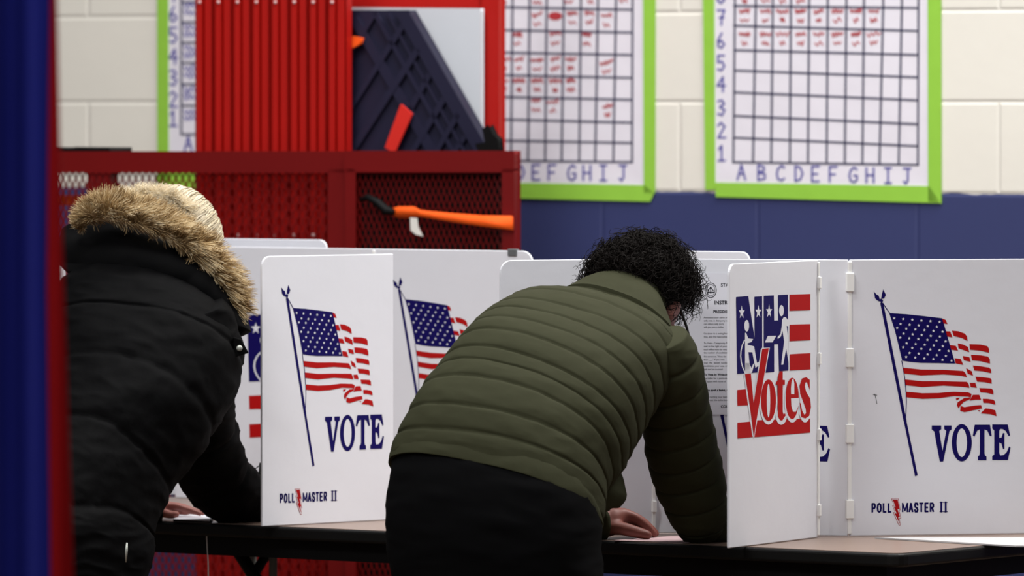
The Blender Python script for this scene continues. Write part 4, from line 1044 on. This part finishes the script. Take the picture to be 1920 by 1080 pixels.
# hair
rnd = random.Random(5); hm = MB()
def wl(a, b, c): return whc + wx * a + wy * b + wz * c
RX, RY, RZ = .089, .104, .100; cc = (0, -.016, .036)
ellipsoid(hm, wl(*cc), wx * RX * .97, wy * RY * .97, wz * RZ * .97, 24, 16, 0)
n = 0
while n < 4200:
    d = rvec(rnd)
    if d.y > .45 and d.z < .5: continue
    pole = V((0, .15, 1)).normalized()
    tang = (pole * -1); pts = []; q = d.copy(); lift = rnd.uniform(1.0, 1.10)
    for i in range(9):
        pts.append(wl(cc[0] + q.x * RX * lift, cc[1] + q.y * RY * lift, cc[2] + q.z * RZ * lift))
        tg = (-pole + q * pole.dot(q)); tg = tg.normalized() if tg.length > .05 else rvec(rnd)
        tg = (tg + V((.35, -.2, 0)) * .5 + rvec(rnd) * .12); q = (q + tg * .11).normalized(); lift += rnd.uniform(-.004, .006)
    strand(hm, pts, .0012, rnd.choice((0, 0, 0, 1, 1, 2))); n += 1
link('hair', hm, [M['blonde_a'], M['blonde_b'], M['blonde_c']], wom, smooth=True)
# fur trim along the hood opening
fm = MB()
FP = [(146, 424, 15), (168, 402, 24), (200, 393, 31), (235, 400, 31), (275, 412, 31), (318, 432, 29), (360, 458, 30), (395, 496, 31), (424, 542, 31), (444, 590, 22)]
fp = [P(x, y, 14.86 - .05 * math.sin(math.pi * i / 9) - .05 * i / 9) for i, (x, y, r) in enumerate(FP)]; fr_ = [r / 13333 * 14.85 for x, y, r in FP]
core = [cr(fp, i / 59) for i in range(60)]; cr_r = [cr(fr_, i / 59) * .62 for i in range(60)]
tube(fm, core, cr_r, 12, 0)
for i in range(11000):
    s = rnd.random(); c = cr(fp, s); r = cr(fr_, s); tg = (cr(fp, min(1, s + .01)) - cr(fp, max(0, s - .01))).normalized()
    outw = V((0, -1, 0)).cross(tg).normalized()
    if outw.z < 0: outw = -outw
    e2 = tg.cross(outw); a = rnd.uniform(-math.pi, math.pi); nn = outw * math.cos(a) + e2 * math.sin(a)
    root = c + nn * r * .6; cl = noise.noise(c * 38 + nn * 1.5); cl2 = noise.noise(c * 55 + nn * 2 + V((9, 0, 0)))
    d = (nn * .75 + outw * .75 + tg * (.35 + cl * 1.1) + e2 * cl2 * .5 + rvec(rnd) * .22).normalized()
    L = r * rnd.uniform(.6, 1.4) * (1.0 if nn.dot(outw) > -.3 else .6); bend = (V((0, 0, -.35)) + tg * cl * .5)
    pts = [root + d * (L * t) + bend * (L * .6 * t * t) for t in (0, .3, .6, .85, 1)]
    k = cl * 1.2 + rnd.uniform(-.5, .5)
    strand(fm, pts, .0009, 1 if k > .25 else (2 if k < -.35 else 0))
# pale tuft of the same fur on the far side, in front of the hair
TP = [P(x, y, 14.93) for x, y in ((226, 380), (252, 369), (290, 366), (325, 376), (350, 394))]
for i in range(3800):
    s = rnd.random(); c = cr(TP, s); r = .019; nn = rvec(rnd); cl = noise.noise(c * 45 + nn)
    d = (nn * .8 + V((cl * 1.2, 0, .45)) + rvec(rnd) * .3).normalized(); L = rnd.uniform(.016, .034); root = c + nn * r * .55
    pts = [root + d * (L * t) + V((cl * .8, 0, -.5)) * (L * .6 * t * t) for t in (0, .35, .7, 1)]
    strand(fm, pts, .0008, 3 if rnd.random() < .7 else 1)
link('fur_trim', fm, [M['fur_a'], M['fur_b'], M['fur_c'], M['blonde_b']], hood, smooth=True)
